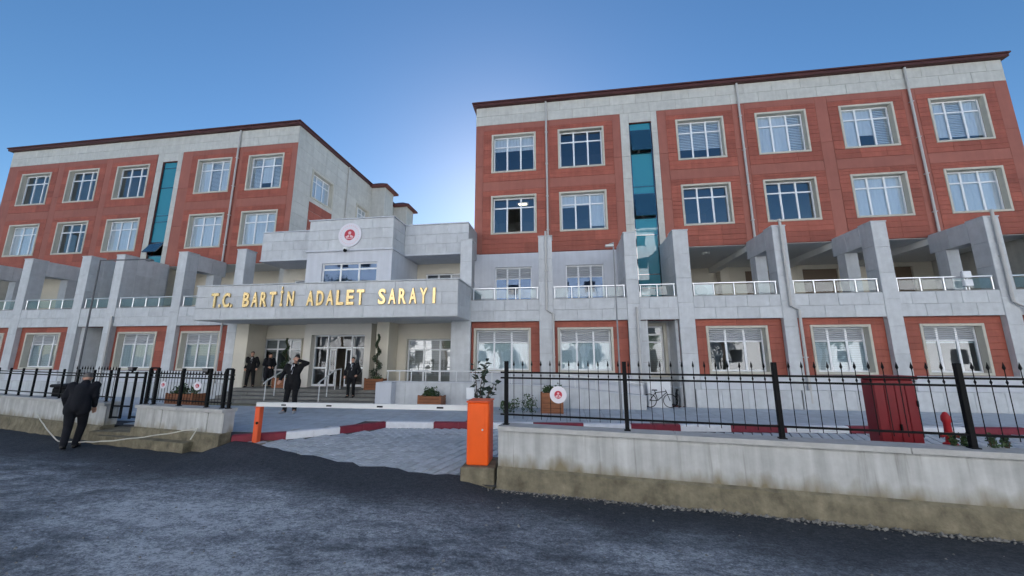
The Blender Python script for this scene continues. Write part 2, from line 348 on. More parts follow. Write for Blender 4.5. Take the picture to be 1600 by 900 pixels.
def holed(mb, x0, x1, z0, z1, y0, y1, holes, axis='y', m=0):   # wall sheet with real openings and reveals
    xs = sorted({x0, x1, *[v for h in holes for v in h[:2]]}); zs = sorted({z0, z1, *[v for h in holes for v in h[2:]]})
    xs = [v for v in xs if x0 <= v <= x1]; zs = [v for v in zs if z0 <= v <= z1]
    P = (lambda u, t, v: (u, t, v)) if axis == 'y' else (lambda u, t, v: (t, u, v))
    solid = lambda i, j: 0 <= i < len(xs)-1 and 0 <= j < len(zs)-1 and not any(h[0] <= (xs[i]+xs[i+1])/2 <= h[1] and h[2] <= (zs[j]+zs[j+1])/2 <= h[3] for h in holes)
    for i in range(len(xs)-1):
        for j in range(len(zs)-1):
            if not solid(i, j): continue
            a, b, c, d = xs[i], xs[i+1], zs[j], zs[j+1]
            mb.quad(P(a,y0,c), P(b,y0,c), P(b,y0,d), P(a,y0,d), m); mb.quad(P(a,y1,c), P(a,y1,d), P(b,y1,d), P(b,y1,c), m)
            if not solid(i-1, j): mb.quad(P(a,y0,c), P(a,y0,d), P(a,y1,d), P(a,y1,c), m)
            if not solid(i+1, j): mb.quad(P(b,y0,c), P(b,y1,c), P(b,y1,d), P(b,y0,d), m)
            if not solid(i, j-1): mb.quad(P(a,y0,c), P(a,y1,c), P(b,y1,c), P(b,y0,c), m)
            if not solid(i, j+1): mb.quad(P(a,y0,d), P(b,y0,d), P(b,y1,d), P(a,y1,d), m)

# ------------------------------------------------------------------ windows
def venetian_mesh(w, h, m):
    k = ('ven', round(w, 2), round(h, 2), m)
    if k not in _cache:
        b = MB(); n = max(3, int(h/.075))
        for i in range(n):
            z = -h + (i+.5)*h/n; q = h/n*.46
            b.quad((-w/2, .0, z-q), (w/2, .0, z-q), (w/2, .03, z+q), (-w/2, .03, z+q))
        _cache[k] = b.mesh('venetian', M[m])
    return _cache[k]
def window(parent, x0, x1, z0, z1, y, style='upper', blinds=None, rz=0, trim=.085, depth=.16, gl='glass', rnd=random, opened=None):
    """outer trim x0..x1, z0..z1 on wall face y; built in local space facing -Y"""
    wd, hh = x1-x0, z1-z0; W, H = wd-2*trim, hh-2*trim
    key = ('win', round(wd, 2), round(hh, 2), style, trim, depth)
    if style == 'upper': rows, cols = [0, .72, 1], 3
    elif style == 'ground': rows, cols = [0, .70, 1], 3
    elif style == 'lower': rows, cols = [0, 1], 3
    elif style == 'big': rows, cols = [0, .27, .76, 1], 3
    elif style == 'two': rows, cols = [0, .66, .82, 1], 1
    else: rows, cols = [0, 1], 1
    fy = depth
    if key not in _cache:
        b = MB(); f = .055; b.box(-W/2, -W/2+f, fy, fy+.06, 0, H); b.box(W/2-f, W/2, fy, fy+.06, 0, H)
        b.box(-W/2+f, W/2-f, fy, fy+.06, 0, f); b.box(-W/2+f, W/2-f, fy, fy+.06, H-f, H)
        for c in range(1, cols): x = -W/2 + W*c/cols; b.box(x-.035, x+.035, fy+.004, fy+.055, f, H-f)
        for r in rows[1:-1]: b.box(-W/2+f, W/2-f, fy+.007, fy+.05, H*r-.03, H*r+.03)
        fr = b.mesh('window_frame', M['pvc'])
        s = MB(); t = trim                                     # stone surround, lining the reveal
        for a, c, d, e in ((-wd/2, -W/2, -t, hh-t), (W/2, wd/2, -t, hh-t), (-W/2, W/2, H, hh-t), (-W/2, W/2, -t, 0)):
            s.bbox(a, c, -.05, fy-.004, d, e, .008)
        su = s.mesh('surround', M['trim']); _cache[key] = (fr, su)
    fr, su = _cache[key]
    o = link(fr, 'window', parent, ((x0+x1)/2, y, z0+trim), rz) if rz == 0 else link(fr, 'window', parent, (x0, y, z0+trim), rz)
    if trim > .04: sub(su, 'surround', o)
    for c in range(cols):
        for j in range(len(rows)-1):
            if style == 'ground' and j == 1: continue
            pw, ph = W/cols-.07, H*(rows[j+1]-rows[j])-.06
            k = ('pane', round(pw, 3), round(ph, 3), gl)
            if k not in _cache: _cache[k] = MB().box(-pw/2, pw/2, -.004, .004, -ph/2, ph/2).mesh('pane', M[gl])
            rot = (0, 0, 0); xx = -W/2+W*(c+.5)/cols; yy = fy+.03
            if opened == (c, j): rot = (0, 0, R(62)); yy += pw*.44; xx -= pw*.27
            sub(_cache[k], 'pane', o, (xx, yy, H*(rows[j]+rows[j+1])/2), rot)
    if style == 'ground':
        k = ('shut', round(W, 2), round(H*.3, 2))
        if k not in _cache:
            b = MB(); h = H*.3-.03; n = 6
            for i in range(n):
                a = H-.055-h*(i+1)/n+.0; c = a+h/n
                b.add([(-W/2+.05,fy+.03,a+.004),(W/2-.05,fy+.03,a+.004),(W/2-.05,fy-.005,(a+c)/2),(-W/2+.05,fy-.005,(a+c)/2),(W/2-.05,fy+.03,c-.004),(-W/2+.05,fy+.03,c-.004)], [(0,1,2,3),(3,2,4,5)])
            _cache[k] = b.mesh('shutter', M['shutter'])
        sub(_cache[k], 'roller_shutter', o)
    if blinds:
        kinds = blinds if isinstance(blinds, (list, tuple)) else [blinds]*cols
        for c, bl in enumerate(kinds[:cols]):
            if not bl: continue
            typ, fr_ = bl; bw = W/cols-.03; HB = H*(.69 if style == 'ground' else .66 if style == 'two' else 1); bh = (HB-.06)*(1 if style == 'two' else fr_); top = HB-.03
            if typ == 'v': sub(venetian_mesh(bw, bh, 'blind'), 'venetian_blind', o, (-W/2+W*(c+.5)/cols, fy+.065, top))
            elif typ == 't': sub(venetian_mesh(bw, bh, 'curtain'), 'venetian_blind', o, (-W/2+W*(c+.5)/cols, fy+.065, top))
            else:
                k = ('bl', round(bw, 2), round(bh, 2))
                if k not in _cache:
                    b = MB(); n = 8; vs = []; fs = []
                    for i in range(n+1): x = -bw/2+bw*i/n; q = .012*(i % 2); vs += [(x, q, -bh), (x, q, 0)]
                    fs = [(2*i, 2*i+2, 2*i+3, 2*i+1) for i in range(n)]; b.add(vs, fs); _cache[k] = b.mesh('blind', M['blind'])
                sub(_cache[k], 'blind', o, (-W/2+W*(c+.5)/cols, fy+.065, top))
    return o
def railing(parent, x0, x1, y, z, h=.44, n=None):
    n = n or max(2, round((x1-x0)/.75)); b = MB()
    for i in range(n+1):
        x = x0+.04+(x1-x0-.08)*i/n; b.tube([(x,y,z),(x,y,z+h)], .022, 8)
    b.tube([(x0,y,z+h+.02),(x1,y,z+h+.02)], .026, 8)
    r = b.build('balcony_railing', M['steel'], parent, smooth=40)
    for i in range(n):
        a = x0+.04+(x1-x0-.08)*i/n+.05; c = x0+.04+(x1-x0-.08)*(i+1)/n-.05
        sub(MB().box(a, c, y-.004, y+.004, z+.06, z+h-.04).mesh('glass_panel', M['rail']), 'glass_panel', r)
    return r

# ------------------------------------------------------------------ GROUND, ROAD, PAVING
struct(MB().box(-900, 900, -900, 900, -.5, -.37).build('ground', M['dirt']))
def wall_y(x): return 6.27 - .129*(x+1.05) if x > -1.6 else 6.27 - .205*(x+1.05)
def edge_y(x):                                               # where the asphalt stops
    pts = [(-60, 21), (-17, 9.55), (-11.4, 8.2), (-7.9, 7.85), (-7.25, 7.72), (-5.67, 7.33), (-3.83, 6.80), (-2.13, 6.49), (-1.75, 6.5), (-1.3, 6.2), (60, -1.6)]
    for (a, p), (b, q) in zip(pts, pts[1:]):
        if a <= x <= b: return p + (q-p)*(x-a)/(b-a)
    return 5
# plaza base and driveway base
KERB = [(-7.30,7.62),(-6.38,8.12),(-5.51,8.85),(-4.75,9.70),(-3.48,9.82),(-2.17,9.93),(-.87,10.05),(.42,10.16),(1.62,10.26),(2.85,10.36),(4.08,10.46),(5.43,10.58),(6.9,10.7),(8.3,10.82),(9.65,10.93),(11.0,11.05),(12.4,11.17),(13.8,11.3),(15.2,11.4)]
def kerb_y(x):
    if x < -7.3: return 7.62 - .2*(x+7.3)
    for (a, p), (q, r_) in zip(KERB, KERB[1:]):
        if a <= x <= q: return p + (r_-p)*(x-a)/(q-a)
    return 11.4 + .086*(x-15.2)
rr = random.Random(5)
plaza = MB()
pts = [(-45, kerb_y(-45)+.1)] + [(x, y+.07) for x, y in KERB] + [(45, 14)]
for (x0, y0), (x1, y1) in zip(pts, pts[1:]):
    plaza.add([(x0,y0,-.016),(x1,y1,-.016),(x1,18,-.016),(x0,18,-.016),(x0,y0,-.3),(x1,y1,-.3)], [(0,1,2,3),(4,5,1,0)])
plaza = struct(plaza.build('plaza', M['bed']))
# paving slabs of the plaza: nearest as parts, the rest joined
cells = []
for i in range(-56, 34):
    for j in range(14, 31):
        x, y = i*.55+.27, j*.45+.22+ .11
        if y-.22 > max(kerb_y(x-.27), kerb_y(x+.27))+.12 and y < 13.95: cells.append((x*x*.55+y*y, x, y))
cells.sort(); pm = {}
def paving_mesh():
    c = .012; x, y = .27, .22
    return MB().add([(-x,-y,-.02),(x,-y,-.02),(x,y,-.02),(-x,y,-.02),(-x,-y,-c*.5),(x,-y,-c*.5),(x,y,-c*.5),(-x,y,-c*.5),(-x+c,-y+c,0),(x-c,-y+c,0),(x-c,y-c,0),(-x+c,y-c,0)],
        [(8,9,10,11)]+[(4+i,4+(i+1)%4,8+(i+1)%4,8+i) for i in range(4)]+[(i,(i+1)%4,4+(i+1)%4,4+i) for i in range(4)]).mesh('paving_slab', M['slabp'])
pvm = paving_mesh(); rest = MB()
for k, (d, x, y) in enumerate(cells):
    dz = rr.uniform(-.002, .002)
    if k < 298: link(pvm, 'paving_slab', plaza, (x, y, dz))
    else:
        c = .012; a, q = .27, .22
        rest.add([(x-a,y-q,-.02),(x+a,y-q,-.02),(x+a,y+q,-.02),(x-a,y+q,-.02),(x-a+c,y-q+c,dz),(x+a-c,y-q+c,dz),(x+a-c,y+q-c,dz),(x-a+c,y+q-c,dz)],[(4,5,6,7)]+[(i,(i+1)%4,4+(i+1)%4,4+i) for i in range(4)])
stuff(rest.build('distant_paving', M['slabp'], plaza))
# tan strip at the foot of the steps
ts = MB()
for i in range(16): ts.bbox(-13.6+.42*i+.004, -13.18+.42*i-.004, 12.18, 12.72, -.005, .008, .004)
struct(ts.build('tactile_strip', M['sand']))
def drive_z(x, y): return -.105 - .035*max(0, min(4, kerb_y(x)-y))
dr = MB()
def dstrip(xs, f0):
    for a, c in zip(xs, xs[1:]):
        P = []
        for x in (a, c):
            k = kerb_y(x)+.04
            for u in (0, .5, 1): y = f0(x)+(k-f0(x))*u; P.append((x, y, drive_z(x, y)-.022))
        dr.add(P, [(0,3,4,1),(1,4,5,2)])
dstrip([-7.28+.2*i for i in range(31)]+[-1.2], lambda x: edge_y(x)-.02)
dstrip([-1.2+.7*i for i in range(30)], lambda x: wall_y(x)+.12 if x > -1.1 else edge_y(x)-.02)
drive = struct(dr.build('driveway', M['bed']))
pm_ = MB(); x, y, c = .086, .096, .008
pm_.add([(-x,-y,-.03),(x,-y,-.03),(x,y,-.03),(-x,y,-.03),(-x,-y,-c),(x,-y,-c),(x,y,-c),(-x,y,-c),(-x+c,-y+c,0),(x-c,-y+c,0),(x-c,y-c,0),(-x+c,y-c,0)],
        [(8,9,10,11)]+[(4+i,4+(i+1)%4,8+(i+1)%4,8+i) for i in range(4)]+[(i,(i+1)%4,4+(i+1)%4,4+i) for i in range(4)])
pm_ = pm_.mesh('paver', M['paver']); cells = []
ca, sa = math.cos(R(21)), math.sin(R(21))
for i in range(-70, 100):
    for j in range(-70, 70):
        u, v = i*.2, j*.2+(i % 2)*.1; X, Y = -4+u*ca+v*sa, 8-u*sa+v*ca
        if X < -7.2 or X > 13: continue
        if Y > kerb_y(X)-.10 or Y < (edge_y(X)-.10 if X < -1.2 else wall_y(X)+.26): continue
        if X > -1.75 and X < -.95 and Y < 6.95: continue
        cells.append((X*X*.3+Y*Y + (60 if X > -1 else 0), X, Y))
cells.sort(); rest = MB()
for k, (d, X, Y) in enumerate(cells):
    z = drive_z(X, Y)+rr.uniform(-.003, .003)
    gx = (drive_z(X+.05, Y)-drive_z(X-.05, Y))*10; gy = (drive_z(X, Y+.05)-drive_z(X, Y-.05))*10
    if k < 298:
        o = link(pm_, 'paver', drive, (X, Y, z))
        o.rotation_euler = (Vector((0,0,1)).rotation_difference(Vector((-gx,-gy,1)).normalized()).to_matrix() @ Matrix.Rotation(-R(21), 3, 'Z')).to_euler()
    else:
        vs = []
        for s_, zz in ((.088, -.02), (.08, 0)):
            for p, q in ((-s_,-s_-.006),(s_,-s_-.006),(s_,s_+.006),(-s_,s_+.006)): ex, ey = p*ca+q*sa, -p*sa+q*ca; vs.append((X+ex, Y+ey, z+zz+gx*ex+gy*ey))
        rest.add(vs, [(4,5,6,7)]+[(i,(i+1)%4,4+(i+1)%4,4+i) for i in range(4)])
stuff(rest.build('distant_pavers', M['paver'], drive))
b = MB(); xs = [-60, -40, -30, -24] + [-20+.25*i for i in range(130)] + [14, 18, 25, 40, 60]
ds = [0, .07, .2, .42, .75, 1.2, 1.9, 3, 5, 9, 16, 40]
for x in xs:
    gate = max(0, min(1, (x+7.8)/.5)) * max(0, min(1, (-1.25-x)/.5))
    e = edge_y(x) + (rr.uniform(-.07, .07) if gate > .5 else 0)
    b.v.append((x, e+.015, -.36))
    for d in ds:
        lip = 1 if d < .3 else max(0, 1-(d-.3)/1.3)**1.4
        z = -.30 + gate*(drive_z(x, e)+.022+.30)*lip + (rr.uniform(-.012, .012) if 0 < d < 2 else 0) - (.02*gate if d == 0 else 0)
        b.v.append((x, e-d, z))
n = len(ds)+1
for i in range(len(xs)-1):
    for j in range(n-1): b.f.append((i*n+j, (i+1)*n+j, (i+1)*n+j+1, i*n+j+1)); b.m.append(0)
struct(b.build('road', M['asphalt'], smooth=60))
# kerb stones
kerb = bpy.data.objects.new('kerb', None); C.objects.link(kerb); struct(kerb); WL[kerb] = Vector((0,0,0))
for i, ((x0, y0), (x1, y1)) in enumerate(zip(KERB, KERB[1:])):
    L = math.hypot(x1-x0, y1-y0); a = math.atan2(y1-y0, x1-x0)
    nn = 2 if L > 1.1 else 1
    for q in range(nn):
        l = L/nn-.006
        me = MB().add([(0,0,-.3),(l,0,-.3),(l,.15,-.3),(0,.15,-.3),(0,0,.015),(l,0,.015),(l,.15,.035),(0,.15,.035),(0,.03,.035),(l,.03,.035)],
             [(0,1,5,4),(4,5,9,8),(8,9,6,7),(2,3,7,6),(1,2,6,9,5),(3,0,4,8,7)]).mesh('kerb_stone', M['kerbred' if i % 2 == 0 else 'kerbwhite'])
        o = link(me, 'kerb_stone', kerb, (x0+(x1-x0)*q/nn, y0+(y1-y0)*q/nn, 0), a)
# grit along the footing and loose on the road
g = MB(); rg = random.Random(3)
def pebble(x, y, z, s):
    c = Vector((x, y, z+s*.15)); a0 = rg.uniform(0, 6.28); w1, w2, hh_ = rg.uniform(.6,1), rg.uniform(.45,.8), rg.uniform(.35,.65)
    q = [Vector((math.cos(a0+k*1.2566)*s*w1*rg.uniform(.8,1.1), math.sin(a0+k*1.2566)*s*w2*rg.uniform(.8,1.1), rg.uniform(-.2,.15)*s)) for k in range(5)]
    q += [Vector((rg.uniform(-.2,.2)*s, rg.uniform(-.2,.2)*s, s*hh_)), Vector((0,0,-s*.4))]
    g.add([c+v for v in q], [(k, (k+1) % 5, 5) for k in range(5)]+[((k+1) % 5, k, 6) for k in range(5)])
for _ in range(1500):
    x = rg.uniform(-1.4, 9); y = wall_y(x)-.09-abs(rg.gauss(0, .06)); pebble(x, y, -.297, .007+.026*rg.random()**2)
for _ in range(70):
    x = rg.uniform(1.0, 6); y = wall_y(x)-.12-abs(rg.gauss(0, .05)); pebble(x, y, -.29, rg.uniform(.03, .055))
for _ in range(1600):
    x = rg.gauss(-3., 4.); y = rg.uniform(1.5, 6.6)
    if y < edge_y(x)-.2: pebble(x, y, -.298, .005+.02*rg.random()**3)
stuff(g.build('gravel', M['stonegrit']))

# ------------------------------------------------------------------ WINGS
YR, YC = 16.0, 14.0
ZL, ZS, ZF, ZT = 3.87, 6.28, 12.76, 13.72
def column(root, x0, x1, style, vis):
    t = .02; b = MB()
    if style == 'portal':
        b.box(x0+t, x1-t, YC+t, YC+.55, -.3, 6.36); b.box(x0+t, x1-t, YC+.55, YR+.02, 5.62, 6.355)
        b.box(x0+t, x1-t, 15.42, 15.84, ZL, 5.62)
    elif style == 'solid':
        b.box(x0+t, x1-t, YC+t, YR+.02, ZL, 6.36); b.box(x0+t, x1-t, YC+t, YC+.55, -.3, ZL)
    else: b.box(x0+t, x1-t, YC+t, YC+.55, -.3, 6.36)
    b.build('column', M['grout'] if style != 'portal' else M['stone'], root)
    slab_field(root, 'stone_slab', 'stone', x0, x1, 0, 6.36, YC+t, 1, .9)
    X = x1-t if vis > 0 else x0+t
    slab_side(root, 'stone_slab', 'stone', X, vis, YC, YC+.55, ZL if style == 'solid' else 3.0, 6.36, 1, .85)
    if style == 'solid': slab_side(root, 'stone_slab', 'stone', X, vis, YC+.55, YR-.05, ZL, 6.36, .8, .85)
    if style == 'portal': slab_side(root, 'stone_slab', 'stone', X, vis, YC+.55, YR-.05, 5.62, 6.36, .75, .8)
    MB().box(x0-.015, x1+.015, YC-.015, YC+.57, 6.36, 6.40).build('column_cap', M['stone'], root)
def pipe(root, pts, r=.045):
    b = MB(); b.tube(pts, r, 8)
    for p, q in zip(pts, pts[1:]):
        L = (Vector(q)-Vector(p)).length
        for k in range(1, int(L/1.6)+1):
            c = Vector(p).lerp(Vector(q), k*1.6/L); b.box(c.x-.06, c.x+.06, c.y-.05, c.y+.07, c.z-.015, c.z+.015)
    b.build('downpipe', M['pipe'], root, smooth=40)
def red_zone(root, x0, x1, wins):
    mids = [x0] + [(a[1]+b_[0])/2 for a, b_ in zip(wins, wins[1:])] + [x1]
    rows = ((6.30, 9.34, 7.20, 9.08), (9.80, 12.46, 10.23, 12.22))
    edges = []
    for (wx0, wx1) in wins: edges.append((wx0-.40, wx1+.40))
    gaps = [(x0, edges[0][0])] + [(a[1], b_[0]) for a, b_ in zip(edges, edges[1:])] + [(edges[-1][1], x1)]
    for a, b_ in gaps:
        if b_-a > .06: slab_field(root, 'border_panel', 'redplain', a, b_, 6.30, ZF, YR, 2, 2.2)
    for (ix0, ix1), (wx0, wx1) in zip(edges, wins):
        for z0, z1 in ((9.34, 9.80), (12.46, ZF)): slab_field(root, 'border_panel', 'redplain', ix0, ix1, z0, z1, YR, 3.2, .5)
        for zi0, zi1, wz0, wz1 in rows:
            k = dict(rib=True, t=.026)
            slab_field(root, 'cladding_panel', 'red', ix0, ix1, wz1, zi1, YR, 1.0, .3, **k)
            slab_field(root, 'cladding_panel', 'red', ix0, wx0, wz0, wz1, YR, 1, .38, **k); slab_field(root, 'cladding_panel', 'red', wx1, ix1, wz0, wz1, YR, 1, .38, **k)
            slab_field(root, 'cladding_panel', 'red', ix0, ix1, zi0, wz0, YR, 1.0, .45, **k)
def rblind(rnd):
    t = rnd.random()
    if t < .3: return None
    if t < .65: return [('b', 1.)]*3
    if t < .85: return [('b', rnd.choice((.45,.6,1.))) for _ in range(3)]
    return [('v', 1.)]*3
def glass_strip(root, x0, x1, sashes):
    y = 16.06; b = MB(); z0, z1 = ZL, 12.25
    b.box(x0, x0+.05, y, y+.08, z0, z1); b.box(x1-.05, x1, y, y+.08, z0, z1)
    levels = [z0, 4.55, 5.15, 6.9, 7.66, 8.8, 9.15, 10.75, 11.9, z1]
    for z in levels: b.box(x0+.05, x1-.05, y+.004, y+.07, max(z0, z-.02), min(z1, z+.02))
    r = b.build('glass_strip', M['tealdark'], root)
    for a, c in zip(levels, levels[1:]):
        w_, h = x1-x0-.11, c-a-.05
        if (a, c) in sashes:
            me = MB().box(-w_/2, w_/2, -.02, .02, -h, 0).mesh('vent_sash', M['tealdark'])
            sub(me, 'vent_sash', r, ((x0+x1)/2, y+.02, c-.02), (-R(sashes[(a, c)]), 0, 0))
        else: sub(MB().box(x0+.055, x1-.055, y+.03, y+.04, a+.02, c-.02).mesh('pane', M['teal']), 'pane', r)
def wing(label, X0, X1, reds, wins, strip, glassx, cols, bays, sashes, pipes, vis, blindspec, end=None, mid=()):
    root = thing('courthouse_wing', label, 'building', ((X0+X1)/2, YR, 0), group='wings of the courthouse')
    rnd = random.Random(int(X1*10))
    W2 = [(a+.07, b_-.07, z0+.07, z1-.07) for a, b_ in wins for z0, z1 in ((7.20, 9.08), (10.23, 12.22))]
    u = MB(); holed(u, X0, X1, 6.28, ZT, YR, YR+.28, W2 + [(glassx[0], glassx[1], 6.28, 12.25)])
    u.build('upper_wall', M['redgrout'], root)
    # end and back walls, floors, inner wall, roof
    e = MB(); endh = end or []
    holed(e, YR, 30, 0, ZT, X1-.25, X1-.001, endh, axis='x'); holed(e, YR, 30, 0, ZT, X0+.001, X0+.25, [], axis='x'); holed(e, X0+.25, X1-.25, 0, ZT, 29.7, 30, [])
    e.build('end_wall', M['stonew'], root)
    f = MB()
    for z in (9.42, ZT-.3): f.box(X0+.26, X1-.26, YR+.29, 29.6, z, z+.25)
    f.box(X0+.26, X1-.26, YR+.29, 29.6, 6.284, 6.5)
    f.box(X0+.26, X1-.26, 14.5, 29.6, 3.5, 3.86)
    f.build('floor_slab', M['slabm'], root)
    iw = MB(); iw.box(X0+.3, X1-.3, 20.5, 20.6, 6.52, ZT-.32); iw.box(X0+.3, X1-.3, 18.5, 18.6, 0, 3.48)
    for (a, b_), (c, d) in zip(wins, wins[1:]): iw.box((b_+c)/2-.05, (b_+c)/2+.05, YR+.3, 20.48, 6.52, ZT-.32)
    iw.build('inner_wall', M['inner'], root)
    rf = MB(); rf.bbox(X0-.14, X1+.14, YR-.20, 30.3, ZT+.003, ZT+.13, .012); rf.bbox(X0-.18, X1+.18, YR-.25, 30.36, ZT+.13, ZT+.20, .012)
    rf.build('roof', M['roof'], root)
    # stone frieze, strip jambs
    slab_field(root, 'stone_slab', 'stonew', X0, X1, ZF, ZT, YR, 1.15, .48, stagger=True)
    sx0, sx1 = strip
    slab_field(root, 'stone_slab', 'stonew', sx0, glassx[0], 6.3, ZF, YR, 1, 1.05); slab_field(root, 'stone_slab', 'stonew', glassx[1], sx1, 6.3, ZF, YR, 1, 1.05)
    slab_field(root, 'stone_slab', 'stonew', glassx[0], glassx[1], 12.27, ZF, YR, 2, .5)
    for a, b_ in reds: red_zone(root, a, b_, [w_ for w_ in wins if a < w_[0] < b_])
    for i, (a, b_) in enumerate(wins):
        for j, (z0, z1) in enumerate(((10.23, 12.22), (7.20, 9.08))):
            sp = blindspec.get((i, j), 'r'); op = None
            if sp == 'open': sp = None; op = (1, 0)
            window(root, a, b_, z0, z1, YR, 'upper', rblind(rnd) if sp == 'r' else sp, opened=op)
    glass_strip(root, *glassx, sashes)
    # ground storey
    gholes = [(a+.07, b_-.07, 1.19, 2.73) for a, b_, st in bays if st == 'w']
    gw = MB(); nich = [(a, b_, 0, 3.03) for a, b_, st in bays if st == 'n']
    holed(gw, X0, X1, -.3, 3.5, 14.2, 14.45, gholes+nich); gw.build('ground_wall', M['redgrout'], root)
    MB().box(X0+.02, X1-.02, YC+.04, 14.19, 3.05, 3.85).box(X0+.02, X1-.02, 14.19, YR+.3, 3.505, 3.866).build('terrace_beam', M['grout'], root)
    MB().box(X0, X1, YC+.03, YR-.01, 3.868, 3.89).build('terrace_floor', M['slabm'], root)
    for (a, b_, st), in zip(bays):
        pass
    gaps = [(c[1], d[0]) for c, d in zip(cols, cols[1:])]
    for a, b_ in gaps:
        slab_field(root, 'stone_slab', 'stone', a, b_, 3.04, 3.87, YC+.04, .82, .42, stagger=True)
        wn = [w_ for w_ in bays if a-.5 < (w_[0]+w_[1])/2 < b_+.5]
        if not wn: continue
        wx0, wx1, st = wn[0]; k = dict(rib=True, t=.026)
        if st == 'w':
            slab_field(root, 'cladding_panel', 'red', a, wx0, 1.1, 2.8, 14.2, 1, .42, **k); slab_field(root, 'cladding_panel', 'red', wx1, b_, 1.1, 2.8, 14.2, 1, .42, **k)
            slab_field(root, 'cladding_panel', 'red', a, b_, 2.8, 3.05, 14.2, 1.2, .3, **k)
            t = rnd.random(); window(root, wx0, wx1, 1.12, 2.8, 14.2, 'ground', blindspec.get(('g', round(wx0)), [('v', 1.)]*3 if t < .5 else [('b', 1.)]*3), gl='glassg', depth=.19)
            MB().bbox(a+.005, b_-.005, YC-.06, 14.21, 1.04, 1.10, .008).build('window_ledge', M['plaster'], root)
            MB().box(a+.005, b_-.005, YC-.02, 14.19, .62, 1.035).build('plinth_band', M['plaster'], root)
            MB().box(a-.2, b_+.2, YC-.08, 14.18, -.3, .615).build('plinth', M['grout'], root)
            slab_field(root, 'stone_slab', 'stone', a-.2, b_+.2, 0, .62, YC-.08, .85, .62)
        else:
            n_ = MB(); holed(n_, wx0, wx1, -.3, 3.4, 15.05, 15.2, [(wx0+.12, wx1-.2, 1.03, 2.92)]); n_.box(wx0, wx1, 15.9, 16.0, .5, 3.4); n_.box(wx0-.02, wx0+.02, 14.19, 15.05, -.3, 3.4); n_.box(wx1-.02, wx1+.02, 14.19, 15.05, -.3, 3.4)
            n_.build('niche', M['stone'], root)
            for p_, q_ in ((a, wx0), (wx1, b_)):
                if q_-p_ > .03: slab_field(root, 'stone_slab', 'stone', p_, q_, 0, 3.03, 14.2, 1, .76)
            window(root, wx0+.04, wx1-.12, .95, 3.0, 15.05, 'two', [('t', .66)], trim=.12, depth=.1, gl='glassg')
    for i, c in enumerate(cols): column(root, c[0], c[1], c[2], vis)
    # middle storey
    for a, b_ in gaps: railing(root, a+.03, b_-.03, YC+.1, 3.89)
    for p in pipes: pipe(root, p)
    return root
PB = {(0,0): [('b',.38)]*3, (1,0): None, (2,0): [('v',.72),('v',.75),('v',.72)], (3,0): [('b',1.),('b',1.),('v',1.)], (4,0): [('b',1.),('b',.68),('v',1.)], (5,0): [('b',.88),('v',.88),('b',.88)],
      (0,1): 'open', (1,1): [('b',.34),('b',.3),('b',.9)], (2,1): None, (3,1): None, (4,1): [('b',1.)]*3, (5,1): [('b',1.)]*3,
      ('g',5): None, ('g',8): [('v',1.)]*3, ('g',12): [('b',.05)]*3, ('g',-4): [('b',1.)]*3, ('g',0): [('b',1.)]*3}
RC = [(-4.09,-3.61,'post'),(-.95,-.42,'post'),(2.3,2.75,'solid'),(4.08,4.62,'solid'),(7.51,7.95,'portal'),(10.7,11.17,'portal'),(14.08,14.52,'portal'),(17.35,17.8,'portal')]
right = wing('large right courthouse wing with six window bays and a terrace of stone portals', -4.04, 18.0,
     [(-4.04, 2.76), (4.38, 18.0)], [(-3.26,-1.14),(-.11,2.0),(5.16,7.18),(8.46,10.5),(11.77,13.82),(15.1,17.13)], (2.76, 4.38), (3.14, 4.12), RC,
     [(-3.52,-1.29,'w'),(-.28,1.77,'w'),(3.0,4.0,'n'),(5.01,7.05,'w'),(8.40,10.27,'w'),(11.72,13.57,'w'),(14.95,16.9,'w')],
     {(10.75,11.9): 13, (7.66,8.8): 13},
     [[(-.64,15.9,13.7),(-.64,15.9,6.3)], [(7.85,15.9,13.7),(7.85,15.9,6.3)], [(14.45,15.9,13.7),(14.45,15.9,6.3)],
      [(-.66,13.93,6.55),(-.66,13.93,3.45),(-.42,13.93,3.3),(-.42,13.93,.2)], [(7.76,13.93,6.6),(7.76,13.93,3.45),(8.0,13.93,3.3),(8.0,13.93,.2)],
      [(14.3,13.93,6.6),(14.3,13.93,3.45),(14.62,13.93,3.25),(14.62,13.93,.2)], [(2.62,13.93,3.5),(2.62,13.93,.3)]], -1, PB)
LBS = {(4,1): [('b',1.)]*3, (3,1): [('b',1.)]*3, (4,0): [('v',1.),('b',.8),('v',1.)], (3,0): [('b',1.),('v',1.),('b',1.)], (0,0): None, (1,0): None, (2,0): None, (1,1): 'open', (2,1): [('b',1.)]*3, (0,1): [('b',1.)]*3}
LC = [(-32.7,-32.2,'post'),(-29.35,-28.88,'portal'),(-26.0,-25.5,'portal'),(-22.6,-22.1,'solid'),(-20.66,-20.2,'solid'),(-17.3,-16.85,'portal'),(-14.3,-13.85,'post')]
left = wing('left courthouse wing with five window bays and a bare stone end wall', -32.45, -13.6,
     [(-32.45,-22.12),(-20.53,-13.6)], [(-31.35,-29.22),(-28.0,-25.9),(-24.7,-22.55),(-19.5,-17.4),(-16.4,-14.31)], (-22.12,-20.53), (-21.76,-20.82), LC,
     [(-31.9,-29.9,'w'),(-28.5,-26.5,'w'),(-25.2,-23.2,'w'),(-21.9,-20.9,'n'),(-20.05,-17.98,'w'),(-16.75,-14.78,'w')],
     {(6.9,7.66): 32},
     [[(-17.04,15.9,13.7),(-17.04,15.9,6.35)], [(-13.52,20.47,13.7),(-13.52,20.47,7.4)], [(-20.2,13.93,3.5),(-20.2,13.93,.2)], [(-14.5,13.93,3.5),(-14.5,13.93,.2)]], 1, LBS,
     end=[(17.3,19.1,10.3,11.85),(21.7,23.2,10.3,11.75)])
